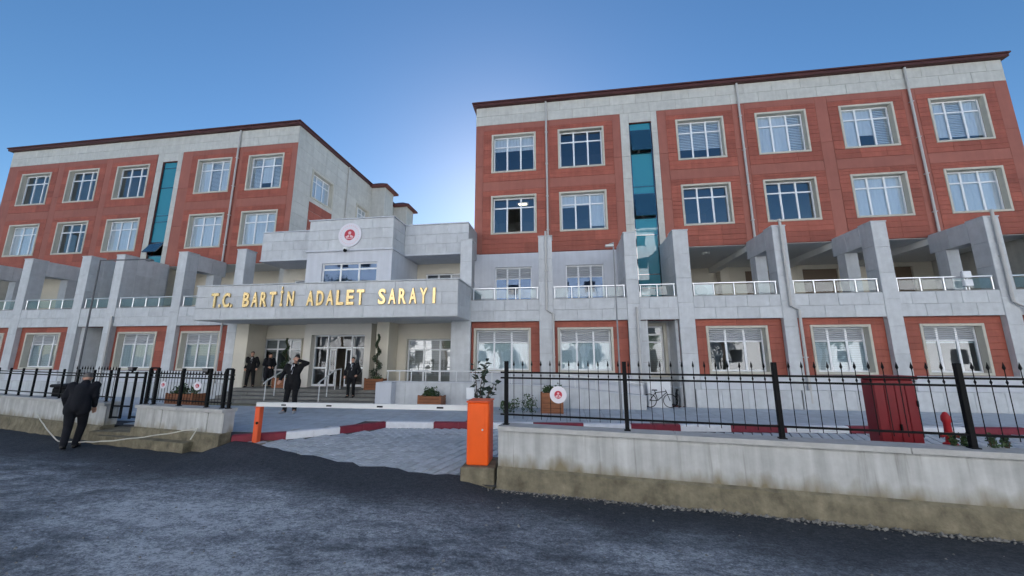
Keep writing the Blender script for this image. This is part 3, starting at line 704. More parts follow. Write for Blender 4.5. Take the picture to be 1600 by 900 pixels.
# ---- right wing: plain middle wall left of the glass strip, deep covered terrace right of it
mw = MB(); holed(mw, -4.04, 3.1, ZL, 6.275, YR-.02, YR+.25, [(-3.05,-1.39,3.95,5.65),(.1,1.72,3.95,5.65)]); mw.box(4.16, 4.36, YR-.02, YR+.25, ZL, 6.275)
mw.build('middle_wall', M['plaster'], right)
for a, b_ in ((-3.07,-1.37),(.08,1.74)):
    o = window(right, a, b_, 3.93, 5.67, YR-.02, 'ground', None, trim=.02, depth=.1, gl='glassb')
tw = MB(); doors = [(5.2,6.6,3.9,6.0),(9.3,10.6,3.9,6.05),(12.0,13.6,3.9,6.05),(15.6,16.9,3.9,6.05)]
holed(tw, 4.4, 17.9, 3.89, 6.28, 20.2, 20.4, doors); tw.box(4.4, 4.6, 16.3, 20.2, 3.89, 6.28)
for x in (8.1, 11.3, 14.4): tw.bbox(x-.2, x+.2, 19.7, 20.2, 3.89, 6.27, .01)
tw.build('terrace_wall', M['cream'], right)
for a, b_, z0, z1 in doors:
    d = MB(); d.box(a, b_, 20.3, 20.36, z0, z1); d.build('terrace_door', M['wooddoor'], right)
sf = MB(); sf.box(4.4, 17.95, 16.02, 20.4, 6.262, 6.282)
for x in (7.73, 10.93, 14.3): sf.box(x-.18, x+.18, 16.02, 20.19, 6.0, 6.26)
sf.build('terrace_soffit', M['soffit'], right)
# ---- left wing: middle storey terrace
tw = MB(); lwins = [(-25.1,-23.3,3.95,5.6),(-19.7,-18.4,3.95,5.6),(-16.3,-15.1,4.2,5.5),(-28.4,-26.8,3.95,5.6)]
holed(tw, -32.3, -21.8, 3.89, 6.28, 17.6, 17.8, lwins); holed(tw, -20.8, -13.65, 3.89, 6.28, 17.6, 17.8, lwins)
tw.box(-21.95, -21.78, 16.3, 17.58, 3.89, 6.28); tw.box(-20.8, -20.63, 16.3, 17.58, 3.89, 6.28)
tw.build('terrace_wall', M['cream'], left)
for a, b_, z0, z1 in lwins: window(left, a-.02, b_+.02, z0-.02, z1+.02, 17.6, 'ground', None, trim=.02, depth=.08, gl='glassm')
sf = MB(); sf.box(-32.3, -21.96, 16.02, 17.8, 6.262, 6.282); sf.box(-20.62, -13.65, 16.02, 17.8, 6.262, 6.282); sf.build('terrace_soffit', M['soffit'], left)
# end wall of the left wing: windows, brick-red infill, stone slabs, stair towers
for (y0, y1, z0, z1) in ((17.25,19.15,10.25,11.9),(21.65,23.25,10.25,11.8)):
    b = MB(); wd = y1-y0
    o = window(left, -13.6, -13.6+wd, z0, z1, 0, 'upper', [('b',1.)]*3, trim=.09, depth=.2); o.rotation_euler[2] = R(90); o.location = Vector((-13.6, (y0+y1)/2, z0+.09)) - WL[left]
for r in range(7): slab(left, 'cladding_panel', 'red', -13.6, 18.2, 6.7+.51*r, 1.95, .5, rz=R(90), rib=True)
for (y0, y1, z0, z1) in ((16,17.2,6.4,10.2),(16,17.2,10.2,12.0),(19.2,21.6,6.4,10.2),(19.2,21.6,10.2,12.0),(23.3,23.9,6.4,12.0),(16,23.9,12.0,ZT),(21.6,23.3,6.4,10.2)):
    slab_side(left, 'stone_slab', 'stonew', -13.6, 1, y0, y1, z0, z1, 1.2, .6)
for (ya, yb, xb) in ((23.4,24.7,-12.55),(27.0,28.3,-12.5)):
    MB().box(-14, xb, ya, yb, 0, 13.65).build('stair_tower', M['stonew'], left)
    rf = MB(); x0, x1, y0, y1 = -14.3, xb+.28, ya-.28, yb+.28; rf.box(x0, x1, y0, y1, 13.66, 13.80)
    mx, my = (x0+x1)/2, (y0+y1)/2
    rf.add([(x0,y0,13.8),(x1,y0,13.8),(x1,y1,13.8),(x0,y1,13.8),(mx-.3,my,14.35),(mx+.1,my,14.35)], [(0,1,5,4),(1,2,5),(2,3,4,5),(3,0,4)])
    rf.build('tower_roof', M['tile'], left)

# ------------------------------------------------------------------ ENTRANCE BLOCK
ent = thing('entrance_block', 'low stone entrance block with a deep canopy between the two wings', 'building', (-8.8, 14, 0))
b = MB(); t = .02
b.box(-14.1+t, -3.65-t, 12.3+t, 16, 3.10, 4.38); b.build('canopy', M['grout'], ent)
MB().box(-14.08, -3.67, 12.34, 15, 3.082, 3.098).build('canopy_soffit', M['soffit'], ent)
slab_field(ent, 'stone_slab', 'stone', -14.1, -3.65, 3.09, 4.38, 12.3+t, 1.16, .43, stagger=True)
slab_side(ent, 'stone_slab', 'stone', -3.65-t, 1, 12.3, 14, 3.09, 4.38, .85, .43)
MB().bbox(-14.14, -3.61, 12.26, 14.2, 4.383, 4.43, .01).build('canopy_coping', M['stone'], ent)
# central bay over the canopy
b = MB(); holed(b, -10.42, -6.72, 4.4, 5.95, 13.42, 13.65, [(-9.72,-7.33,4.55,5.44)]); b.box(-10.42, -10.2, 13.65, 16, 4.4, 5.95); b.box(-6.94, -6.72, 13.65, 16, 4.4, 5.95)
b.build('bay_wall', M['plaster'], ent)
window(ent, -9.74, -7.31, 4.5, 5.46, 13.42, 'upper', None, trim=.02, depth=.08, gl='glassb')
b = MB(); b.box(-10.42+t, -6.72-t, 13.4+t, 24, 5.99, 7.26); b.box(-13.58, -3.9, 14.5+t, 26, 5.99, 7.26); b.build('parapet', M['grout'], ent)
b = MB(); b.bbox(-10.47, -6.67, 13.34, 14.46, 5.91, 5.985, .01); b.bbox(-13.58, -10.42, 14.45, 16, 5.91, 5.985, .01); b.bbox(-6.72, -4.0, 14.45, 16, 5.91, 5.985, .01)
b.bbox(-10.47, -6.67, 13.35, 24, 7.265, 7.31, .01); b.bbox(-13.58, -10.47, 14.46, 24, 7.265, 7.31, .01); b.bbox(-6.67, -3.9, 14.46, 24, 7.265, 7.31, .01)
b.build('cornice', M['plaster'], ent)
slab_field(ent, 'stone_slab', 'stone', -10.42, -6.72, 5.99, 7.26, 13.42, .95, .42, stagger=True)
slab_field(ent, 'stone_slab', 'stone', -13.58, -10.42, 5.99, 7.26, 14.52, .95, .42, stagger=True)
slab_field(ent, 'stone_slab', 'stone', -6.72, -3.9, 5.99, 7.26, 14.52, .95, .42, stagger=True)
slab_side(ent, 'stone_slab', 'stone', -6.74, 1, 13.4, 14.5, 5.99, 7.26, 1.1, .42)
b = MB(); holed(b, -13.6, -10.42, 4.38, 5.99, 16, 16.2, [(-13.0,-11.3,4.45,5.35)]); b.build('loggia_wall', M['cream'], ent); b = MB(); holed(b, -6.72, -3.6, 4.38, 5.99, 16, 16.2, [(-6.3,-4.5,4.45,5.45)])
b.build('loggia_wall', M['cream'], ent)
window(ent, -13.02, -11.28, 4.43, 5.37, 16, 'lower', None, trim=.02, depth=.06, gl='glassm'); window(ent, -6.32, -4.48, 4.43, 5.47, 16, 'lower', None, trim=.02, depth=.06, gl='glassm')
MB().box(-13.58, -3.9, 16.4, 16.5, 4.4, 5.95).build('inner_wall', M['inner'], ent)
# ground storey of the entrance
for a, c in ((-13.85,-13.25),(-7.55,-7.02),(-4.4,-3.65)):
    MB().bbox(a, c, 14.0 if a != -7.55 else 14.13, 15.0, 0, 3.08, .012).build('pier', M['cream'] if a < -5 else M['stone'], ent)
b = MB(); holed(b, -13.6, -3.7, 0, 3.08, 15.0, 15.2, [(-13.38,-11.45,.6,2.5),(-6.62,-4.45,.6,2.45),(-10.9,-8.1,0,2.62)]); b.build('entrance_wall', M['cream'], ent)
window(ent, -13.4, -11.43, .58, 2.52, 15.0, 'big', [('t',.3)]*3, trim=.05, depth=.1, gl='glassm'); window(ent, -6.64, -4.43, .58, 2.47, 15.0, 'big', [('t',1.)]*3, trim=.05, depth=.1, gl='glass')
b = MB(); holed(b, -11.05, -8.0, .45, 3.08, 14.55, 15.0, [(-10.72,-8.28,.45,2.62)]); b.build('door_surround', M['warmwhite'], ent)
# glazed entrance doors
dr_ = MB(); dx0, dx1, dz0, dz1 = -10.72, -8.28, .47, 2.62; y = 14.82
xs = [dx0, dx0+.62, dx0+1.72, dx1]
for x in xs: dr_.box(x-.03 if x > dx0 else x, x+.03 if x < dx1 else x, y, y+.07, dz0, dz1)
for z in (dz1-.03, 2.08): dr_.box(dx0+.03, dx1-.03, y+.005, y+.065, z-.03, z+.03)
for a, c in ((dx0, dx0+.62), (dx0+1.72, dx1)): dr_.box(a+.03, c-.03, y+.01, y+.06, dz0, dz0+.09); dr_.box(a+.03, c-.03, y+.01, y+.06, 1.2, 1.27)
door = dr_.build('glazed_entrance', M['pvc'], ent)
def pane(x0, x1, z0, z1, par, yy=y+.035, m='glassm'): return sub(MB().box(x0, x1, yy-.004, yy+.004, z0, z1).mesh('pane', M[m]), 'pane', par)
for a, c in zip(xs, xs[1:]): pane(a+.04, c-.04, 2.12, 2.56, door)
for a, c in ((xs[0], xs[1]), (xs[2], xs[3])): pane(a+.04, c-.04, .57, 1.19, door); pane(a+.04, c-.04, 1.28, 2.04, door)
for a in (xs[1]+.06, xs[2]-.30):
    l = MB(); l.box(a, a+.04, y+.09, y+.13, .47, 2.04); l.box(a+.26, a+.30, y+.09, y+.13, .47, 2.04); l.box(a+.04, a+.26, y+.09, y+.13, .47, .56); l.box(a+.04, a+.26, y+.09, y+.13, 1.98, 2.04)
    sub(l.mesh('door_leaf', M['pvc']), 'door_leaf', door); pane(a+.045, a+.255, .57, 1.97, door, y+.11)
MB().box(-13.5, -3.8, 17.6, 17.7, 0, 3.0).box(-13.5, -3.8, 15.25, 17.6, .40, .44).box(-13.5, -3.8, 15.25, 17.6, 3.0, 3.06).build('lobby_wall', M['wooddoor'], ent)
# landing and steps, each step a stone piece
MB().box(-13.55, -6.75, 13.72, 15.0, -.3, .447).build('landing', M['slabm'], ent)
for k, (y0, z) in enumerate(((12.8,.112),(13.1,.225),(13.4,.338),(13.7,.45))):
    for i in range(6):
        a = -13.5+6.7*i/6
        MB().bbox(a+.003, a+6.7/6-.003, y0, y0+(.33 if k < 3 else 1.2), z-.112, z, .012).build('step_stone', M['step'], ent)
    MB().box(-13.48, -6.82, y0+.04, y0+.4, -.3, z-.115).build('step_core', M['slabm'], ent)
# lettering on the canopy
sign = thing('sign_lettering', 'gold metal letters spelling the courthouse name along the canopy front', 'sign', (-8.9, 12.3, 3.85))
def glyph(ch, xc, zb, h, wd, yy=12.296):
    cu = bpy.data.curves.new('letter', 'FONT'); cu.body = ch; cu.size = 1; cu.extrude = .03; cu.offset = .027; cu.resolution_u = 3; cu.bevel_depth = .006
    tmp = bpy.data.objects.new('tmp', cu); C.objects.link(tmp); bpy.context.view_layer.update()
    me = bpy.data.meshes.new_from_object(tmp.evaluated_get(bpy.context.evaluated_depsgraph_get())); bpy.data.objects.remove(tmp)
    xs_ = [v.co.x for v in me.vertices]; zs_ = [v.co.y for v in me.vertices]; x0, x1, z1 = min(xs_), max(xs_), max(zs_)
    cap = .72; sx = wd/(x1-x0) if x1 > x0 else 1; sz = h/cap
    for v in me.vertices: v.co = Vector(((v.co.x-(x0+x1)/2)*sx, -v.co.z*.8, v.co.y*sz))
    me.materials.clear(); me.materials.append(M['gold']); me.update()
    return link(me, 'letter', sign, (xc, yy-.03, zb))
zb, hh = 3.57, .54
def word(chars, x0, x1):
    n = len(chars); cw = (x1-x0)/n
    for i, ch in enumerate(chars):
        narrow = ch in 'Iİ'; glyph(ch, x0+cw*(i+.5), zb, hh, cw*(.26 if narrow else .74))
glyph('T', -13.22, zb, hh, .32); glyph('.', -12.98, zb, hh, .075); glyph('C', -12.72, zb, hh, .31); glyph('.', -12.48, zb, hh, .075)
word('BARTİN', -12.05, -9.84); word('ADALET', -9.42, -7.06); word('SARAYI', -6.62, -4.30)
# round emblem
em = thing('round_emblem', 'large white round emblem with a red centre on the parapet above the entrance', 'emblem', (-8.56, 13.36, 6.58))
MB().disc((-8.56,13.385,6.58), .50, .045, 40).build('disc', M['signwhite'], em)
def emblem_marks(par, c, r, dots=True):
    x, y, z = c; b = MB(); b.disc((x, y, z), r*.46, .006, 32); b.build('red_centre', M['signred'], par)
    f = MB(); f.disc((x, y-.008, z+r*.16), r*.13, .005, 16)
    for s_ in (-1, 1): f.prism([(x+s_*r*.05, z+r*.02), (x+s_*r*.36, z-r*.16), (x+s_*r*.27, z-r*.27), (x+s_*r*.04, z-r*.20)], 'y', y-.013, y-.008)
    f.box(x-r*.30, x+r*.30, y-.013, y-.008, z-r*.33, z-r*.28)
    f.build('emblem_figure', M['signpink'], par)
    if dots:
        d = MB()
        for k in range(26):
            q = 2*math.pi*k/26; d.disc((x+r*.78*math.cos(q), y, z+r*.78*math.sin(q)), r*.045, .004, 8)
        stuff(d.build('ring_marks', M['signpink'], par))
emblem_marks(em, (-8.56, 13.338, 6.58), .50)
cam_ = thing('security_camera', 'small black dome camera under the round emblem', 'camera', (-8.62, 13.3, 5.9))
MB().bbox(-8.70, -8.54, 13.16, 13.338, 5.92, 6.02, .01).build('bracket', M['whitepaint'], cam_); MB().sphere((-8.62, 13.2, 5.89), .075, 12, 8).build('dome', M['black'], cam_, smooth=50)

# ------------------------------------------------------------------ RAMP beside the steps
ramp = thing('ramp_wall', 'stone clad ramp wall sloping down to the right under the ground windows', 'wall', (-2, 13.1, 0))
prof = [(-6.6,0),(2.6,0),(2.6,.42),(-.3,.70),(-3.2,.80),(-6.6,.80)]
MB().prism(prof, 'y', 13.12, 13.34).build('wall', M['grout'], ramp)
xs = [-6.6,-5.75,-4.9,-4.05,-3.2,-2.25,-1.3,-.3,.6,1.6,2.6]
def topz(x): return .80 if x < -3.2 else .80-.1*(x+3.2)/2.9 if x < -.3 else .70-.28*(x+.3)/2.9
for a, c in zip(xs, xs[1:]):
    me = MB().prism([(a+.004,.004),(c-.004,.004),(c-.004,topz(c)-.008),(a+.004,topz(a)-.008)], 'y', 13.095, 13.118).mesh('stone_slab', M['stone']); link(me, 'stone_slab', ramp)
MB().add([(x, yy, topz(x)+dz) for x in (-6.62,-3.2,-.3,2.62) for yy in (13.08,13.36) for dz in (0,.035)], [(i*4+a, i*4+b_, i*4+4+b_, i*4+4+a) for i in range(3) for a, b_ in ((0,1),(1,3),(3,2),(2,0))]+[(0,1,3,2),(12,13,15,14)]).build('coping', M['plaster'], ramp)
MB().bbox(-6.72, -6.12, 12.75, 13.1, -.05, .82, .012).build('end_pier', M['plaster'], ramp)
MB().prism([(-.5,.705),(2.62,.43),(2.62,.71),(-.5,1.0)], 'y', 13.55, 13.62).build('upstand', M['plaster'], ramp)
rail_ = thing('ramp_railing', 'white tube railing along the ramp wall right of the steps', 'railing', (-2, 13.2, .8))
b = MB(); top = [(-6.55,13.22,1.2),(-3.2,13.22,1.2),(-.3,13.22,1.12),(2.55,13.22,.82)]
b.tube(top, .024, 8); b.build('handrail', M['whitepaint'], rail_, smooth=40)
for x in [-6.5,-6.05,-5.6,-5.05,-4.5,-3.9,-3.3,-2.6,-1.9,-1.2,-.5,.3,1.0,1.8,2.5]:
    zt = 1.2 if x < -3.2 else 1.2-.08*(x+3.2)/2.9 if x < -.3 else 1.12-.30*(x+.3)/2.85
    MB().tube([(x,13.22,topz(x)+.03),(x,13.22,zt)], .018, 6).build('post', M['whitepaint'], rail_, smooth=40)
for (x0, lab) in ((-11.15, 'white tube handrail on the steps left of the man with raised arms'), (-8.95, 'white tube handrail in the middle of the entrance steps')):
    h = thing('stair_handrail', lab, 'handrail', (x0, 13.2, 0), group='handrails on the entrance steps')
    MB().tube([(x0,12.72,.72),(x0+.0,12.86,.82),(x0,13.75,1.2),(x0,14.15,1.22)], .024, 8).build('handrail', M['whitepaint'], h, smooth=40)
    for y_, z0, z1 in ((12.84,.11,.80),(13.3,.22,1.01),(13.78,.45,1.2),(14.12,.45,1.22)): MB().tube([(x0,y_,z0),(x0,y_,z1)], .02, 6).build('post', M['whitepaint'], h, smooth=40)

# ------------------------------------------------------------------ boundary walls and fences
def rotbox(mb, p, q, th, z0, z1, off=0, m=0):                # box along p-q, front face on the line (+off outwards)
    p, q = Vector((*p, 0)), Vector((*q, 0)); d = (q-p).normalized(); nrm = Vector((-d.y, d.x, 0))
    a = [p-nrm*off, q-nrm*off, q-nrm*off+nrm*th, p-nrm*off+nrm*th]
    mb.add([(v.x, v.y, z0) for v in a]+[(v.x, v.y, z1) for v in a], [(0,3,2,1),(4,5,6,7),(0,1,5,4),(1,2,6,5),(2,3,7,6),(3,0,4,7)], m)
def boundary(label, p, q, ztop, zwhite, foot=.05, caps=1.0, group='street walls of the courthouse'):
    mid_ = ((p[0]+q[0])/2, (p[1]+q[1])/2, -.3); r = thing('boundary_wall', label, 'wall', mid_, group=group)
    L = math.hypot(q[0]-p[0], q[1]-p[1]); d = ((q[0]-p[0])/L, (q[1]-p[1])/L)
    b = MB(); rotbox(b, p, q, .24, zwhite, ztop-.075); b.build('rendered_face', M['render'], r)
    # rough footing: many columns with an uneven face
    f = MB(); rw = random.Random(int(L*7)); n = max(2, int(L/.16)); nr = Vector((d[1], -d[0], 0)); vs = []
    zs = [-.36, -.22, -.1, zwhite-.03, zwhite]
    for i in range(n+1):
        c = Vector((p[0]+d[0]*L*i/n, p[1]+d[1]*L*i/n, 0))
        for j, z in enumerate(zs):
            o = (foot+ (.03 if j < 2 else .0) + rw.uniform(-.014,.014)) if j < 4 else .0
            v = c + nr*o; vs.append((v.x, v.y, z + (rw.uniform(-.012,.012) if 0 < j < 4 else 0)))
    m_ = len(zs); f.add(vs, [(i*m_+j, (i+1)*m_+j, (i+1)*m_+j+1, i*m_+j+1) for i in range(n) for j in range(m_-1)])
    for e_ in (0, n): f.add([vs[e_*m_+j] for j in range(m_)]+[(vs[e_*m_][0]-nr.x*.3, vs[e_*m_][1]-nr.y*.3, z) for z in (zwhite, -.36)], [tuple(range(m_+2))])
    f.build('concrete_footing', M['concrete'], r, smooth=50)
    k = max(1, round(L/caps))
    for i in range(k):
        a = (p[0]+d[0]*(L*i/k+.004), p[1]+d[1]*(L*i/k+.004)); c = (p[0]+d[0]*(L*(i+1)/k-.004), p[1]+d[1]*(L*(i+1)/k-.004))
        mb = MB(); rotbox(mb, a, c, .34, ztop-.07, ztop, .05); mb.build('coping_stone', M['cap'], r)
    return r
WA, WB = (-1.12, 6.28), (9.6, wall_y(9.6))
rwall = boundary('long stained white wall right of the orange barrier box', WA, WB, .64, .02, caps=2.6)
LA, LB = (-21, 10.05), (-11.35, 8.08)
lwall = boundary('left stretch of street wall behind the man in dark clothes', LA, LB, .60, .06, caps=1.9)
MA, MB_ = (-10.25, 7.92), (-7.42, 7.48)
mwall = boundary('short street wall between the open gate and the paved drive', MA, MB_, .60, .10, caps=1.45)
for fx in (.30, .82):
    b = MB(); x = MA[0]+(MB_[0]-MA[0])*fx; yy = MA[1]+(MB_[1]-MA[1])*fx; b.bbox(x-.05, x+.05, yy-.03, yy+.02, .1, .52, .006); b.build('pilaster', M['render'], mwall)
cs = MB(); rotbox(cs, (-11.2,7.80), (-8.2,7.36), .4, -.36, -.10); struct(cs.build('concrete_step', M['concrete']))
cs = MB(); cs.box(-11.4, -10.2, 7.85, 9.0, -.3, -.03); struct(cs.build('gate_threshold', M['concrete']))

def iron_fence(label, p, q, z0, zb, zm, zt, posts, pick, ptop, posth=.19, pr=.04, off=.1, group='black iron fences on the street wall', pickrange=None):
    L = math.hypot(q[0]-p[0], q[1]-p[1]); d = ((q[0]-p[0])/L, (q[1]-p[1])/L); nr = (-d[1], d[0]); ang = math.atan2(d[1], d[0])
    at = lambda s: (p[0]+d[0]*s+nr[0]*off, p[1]+d[1]*s+nr[1]*off)
    r = thing('iron_fence', label, 'fence', (*at(L/2), z0), group=group)
    me = MB().bbox(-pr, pr, -pr, pr, 0, zt+posth-z0, .006).box(-pr*1.5, pr*1.5, -pr*1.5, pr*1.5, 0, .014).mesh('post', M['black'])
    for s in posts: link(me, 'post', r, (*at(s), z0), ang)
    for z in (zb, zm, zt):
        b = MB(); b.box(0, L, -.014, .014, -.014, .014); link(b.mesh('rail', M['black']), 'rail', r, (*at(0), z), ang)
    if pick:
        h = ptop-zb+.06; k = MB(); k.tube([(0,0,-.06),(0,0,h-.06)], .0052, 6)
        k.tube([(0,0,h-.07),(0,0,h-.045),(0,0,h-.02),(0,0,h+.03)], [.006,.017,.012,.001], 6); k.tube([(0,0,zm-zb+.02),(0,0,zm-zb+.045),(0,0,zm-zb+.07)], [.006,.014,.006], 6)
        me = k.mesh('picket', M['black'], 40)
        a, c = pickrange or (0, L); n = int((c-a)/pick)
        for i in range(n):
            s = a+(i+.5)*pick
            if min(abs(s-x) for x in posts) > .05: link(me, 'picket', r, (*at(s), zb), ang)
    return r, at, ang
Lr = math.hypot(WB[0]-WA[0], WB[1]-WA[1])
fence, fat, fang = iron_fence('long black iron fence with spear tips on the wall right of the barrier', WA, WB, .64, .80, 1.395, 1.485, [.1, 2.03, 4.08, 6.13, 8.18, 10.2], .155, 1.60, off=.12, pr=.031)
fence2, mat2, mang = iron_fence('black iron fence with two round signs between the gate and the drive', MA, MB_, .60, .72, 1.24, 1.33, [.06, .34, 1.22, 2.12, 2.62, 2.8], .10, 1.33, posth=.13, pr=.03, off=.12)
fence3, lat, lang = iron_fence('sparse black iron fence on the far left wall', LA, LB, .60, .72, 1.22, 1.29, [.5+.75*i for i in range(13)], .13, 1.40, posth=.10, pr=.022, off=.12, pickrange=(7.8, 9.8))
b = MB()
for s0, s1 in ((.06, .34), (2.62, 2.8)):
    x0, y0 = mat2(s0); x1, y1 = mat2(s1); b.tube([(x0,y0,1.46),(x1,y1,1.46)], .022, 6)
b.build('post_cap', M['black'], fence2)
gate = thing('pedestrian_gate', 'open black iron gate leaf with four upright bars beside the walking man', 'gate', (-11.2, 8.15, .2))
for i, x in enumerate((-11.28,-11.0,-10.72,-10.45)): MB().bbox(x-.022, x+.022, 8.12, 8.165, .22, 1.46 if i == 0 else 1.36, .005).build('gate_bar', M['black'], gate)
for z, a, c in ((1.33,-11.28,-10.45),(1.22,-11.28,-10.45),(.52,-11.28,-10.72),(.25,-11.28,-11.0),(.27,-10.72,-10.45)): MB().box(a, c, 8.13, 8.155, z-.018, z+.018).build('gate_rail', M['black'], gate)
def floodlight(label, x, y, z):
    f = thing('floodlight', label, 'light', (x, y, z), group='small floodlights on the fences')
    MB().add([(x-.10,y-.04,z+.13),(x+.10,y-.04,z+.13),(x+.06,y-.03,z+.03),(x-.06,y-.03,z+.03),(x-.10,y+.05,z+.13),(x+.10,y+.05,z+.13),(x+.06,y+.04,z+.03),(x-.06,y+.04,z+.03)],[(0,1,2,3),(4,7,6,5),(0,4,5,1),(3,2,6,7),(1,5,6,2),(0,3,7,4)]).build('housing', M['black'], f)
    MB().box(x-.015, x+.015, y, y+.03, z, z+.05).build('bracket', M['black'], f); MB().box(x-.065, x+.065, y-.048, y-.042, z+.06, z+.12).build('lens', M['darkwin'], f)
floodlight('black floodlight on the gate beside the walking man', -10.88, 8.14, 1.345)
x, y = mat2(2.12); floodlight('black floodlight on the fence near the entrance steps', x-.12, y, 1.34)
def fence_sign(label, x, y, z, r, ang, marks=True):
    s = thing('round_sign', label, 'sign', (x, y, z), group='round emblem signs on the fences')
    MB().disc((x, y, z), r, .012, 28).build('disc', M['signwhite'], s); emblem_marks(s, (x, y-.0125, z), r, False)
x, y = fat(1.0); fence_sign('white round sign with red emblem hung on the right fence', x-.02, y-.03, 1.145, .135, fang)
x, y = mat2(.62); fence_sign('white round sign left of the planter on the short fence', x+.02, y-.035, 1.07, .085, mang)
x, y = mat2(1.70); fence_sign('white round sign right of the planter on the short fence', x+.08, y-.035, 1.07, .10, mang)

# ------------------------------------------------------------------ barrier
bar = thing('parking_barrier', 'orange barrier box with a long white boom across the drive', 'barrier', (-1.45, 6.5, -.3))
MB().bbox(-1.74, -1.18, 6.24, 6.92, -.36, -.012, .02).build('concrete_base', M['concrete'], bar)
MB().bbox(-1.67, -1.30, 6.35, 6.78, -.01, .98, .018).build('housing', M['orange'], bar)
MB().bbox(-1.685, -1.285, 6.335, 6.795, .981, 1.01, .01).build('lid', M['orange2'], bar)
pn = MB(); pn.bbox(-1.298, -1.292, 6.42, 6.72, .1, .9, .002); pn.build('service_door', M['orange'], bar)
MB().bbox(-1.60, -1.37, 6.344, 6.349, .06, .93, .002).build('front_panel', M['orange'], bar); MB().disc((-1.40, 6.344, .55), .016, .008, 12).build('lock', M['steel'], bar)
P0, P1 = Vector((-1.668, 6.55, .87)), Vector((-6.86, 7.74, .69))
d = (P1-P0).normalized(); n_ = Vector((-d.y, d.x, 0)); b = MB(); vs = []
for p in (P0, P1):
    for s_, zz in ((-.035,-.045),(.035,-.045),(.035,.045),(-.035,.045)): v = p+n_*s_; vs.append((v.x, v.y, v.z+zz))
b.add(vs, [(0,1,2,3),(7,6,5,4)]+[(i,(i+1)%4,4+(i+1)%4,4+i) for i in range(4)])
arm = b.build('boom', M['whitepaint'], bar)
for q in (.11, .36, .6, .84):
    c = P0.lerp(P1, q); m_ = MB(); p0, p1 = c-d*.07, c+d*.07; vs = []
    for p in (p0, p1):
        for zz in (-.018, .012): v = p-n_*(-.036 if n_.y < 0 else .036); vs.append((v.x, v.y-.002, v.z+zz))
    m_.add(vs, [(0,2,3,1)]); sub(m_.mesh('reflector', M['black']), 'reflector', arm, -Vector((0,0,0)))
    bpy.data.objects[-1] if False else None
rest_ = thing('barrier_rest', 'slim orange post holding the far end of the white boom', 'post', (-6.8, 7.74, -.15))
MB().bbox(-6.86, -6.74, 7.68, 7.80, -.12, .63, .01).build('post', M['orange2'], rest_); MB().bbox(-7.02, -6.50, 7.52, 7.96, -.34, -.115, .02).build('concrete_base', M['concrete'], rest_)
MB().box(-6.88, -6.72, 7.66, 7.82, .632, .642).build('cradle', M['orange2'], rest_); MB().disc((-6.77, 7.678, .3), .03, .012, 12).build('knob', M['black'], rest_)

# ------------------------------------------------------------------ red cabinet and hydrant
cab = thing('hose_cabinet', 'tall red metal hose cabinet behind the right fence', 'cabinet', (5, 6.9, -.2))
MB().bbox(4.75, 5.33, 6.72, 6.95, -.2, 1.40, .015).build('body', M['cabinet'], cab); MB().bbox(4.72, 5.36, 6.66, 6.98, 1.402, 1.46, .012).build('lid', M['cabinet'], cab)
for i in range(4): MB().bbox(4.76+.142*i, 4.76+.142*i+.132, 6.70, 6.718, -.15, 1.33, .006).build('door_panel', M['cabinet'], cab)
for z in (.35, 1.0): MB().bbox(5.30, 5.325, 6.685, 6.699, z, z+.09, .003).build('hinge', M['black'], cab)
MB().bbox(5.02, 5.045, 6.67, 6.699, .62, .74, .004).build('handle', M['black'], cab)
hyd = thing('fire_hydrant', 'small bright red fire hydrant right of the hose cabinet', 'hydrant', (5.83, 6.9, -.2))
pr_ = [(-.2,.07),(.38,.07),(.40,.11),(.44,.11),(.46,.065),(.60,.06),(.74,.055),(.78,.075),(.84,.07),(.90,.03),(.91,.0)]
b = MB(); b.tube([(5.82,6.9,z) for z, r_ in pr_], [r_*.78 for z, r_ in pr_], 14); b.build('barrel', M['hydrant'], hyd, smooth=40)
for sx in (-1, 1):
    b = MB(); b.tube([(5.82,6.9,.58),(5.82+sx*.09,6.9,.56)], .026, 10); b.tube([(5.82+sx*.09,6.9,.56),(5.82+sx*.115,6.9,.56)], .036, 10); b.build('outlet', M['hydrant'], hyd, smooth=40)

# ------------------------------------------------------------------ planters and plants
def planter(label, x0, x1, yf, z0, h, dep=.55, plant=True, seed=0, plabel=''):
    p = thing('planter', label, 'planter', ((x0+x1)/2, yf+dep/2, z0), group='brown wooden planters')
    y1 = yf+dep; n = 4
    for i in range(n):
        a, c = z0+h*i/n+.004, z0+h*(i+1)/n-.004
        b = MB(); b.bbox(x0+.03, x1-.03, yf+.01, yf+.035, a, c, .005); b.build('plank', M['wood'], p)
        for xx in (x0+.01, x1-.035): b = MB(); b.bbox(xx, xx+.025, yf+.04, y1-.01, a, c, .005); b.build('plank', M['wood'], p)
    for a in (x0, x1-.06): MB().bbox(a, a+.06, yf, yf+.05, z0, z0+h+.03, .006).build('corner_post', M['wood'], p)
    MB().box(x0+.04, x1-.04, yf+.04, y1-.02, z0+.02, z0+h-.04).build('soil', M['soil'], p)
    if plant:
        rl = random.Random(seed); s = thing('shrub', plabel, 'plant', ((x0+x1)/2, yf+dep/2, z0+h-.04), group='low shrubs in the planters'); b = MB()
        for k in range(7):
            cx = rl.uniform(x0+.12, x1-.12); hh_ = rl.uniform(.08, .22); b.leaves((cx, yf+dep*rl.uniform(.35,.65), z0+h+hh_*.5), (.14, .14, hh_), 70, .075, rl)
        b.build('foliage', M['leaf'], s)
        t_ = MB()
        for k in range(5): xx = rl.uniform(x0+.15, x1-.15); t_.tube([(xx, yf+dep/2, z0+h-.04), (xx+rl.uniform(-.05,.05), yf+dep/2, z0+h+.15)], .007, 5)
        t_.build('stems', M['bark'], s)
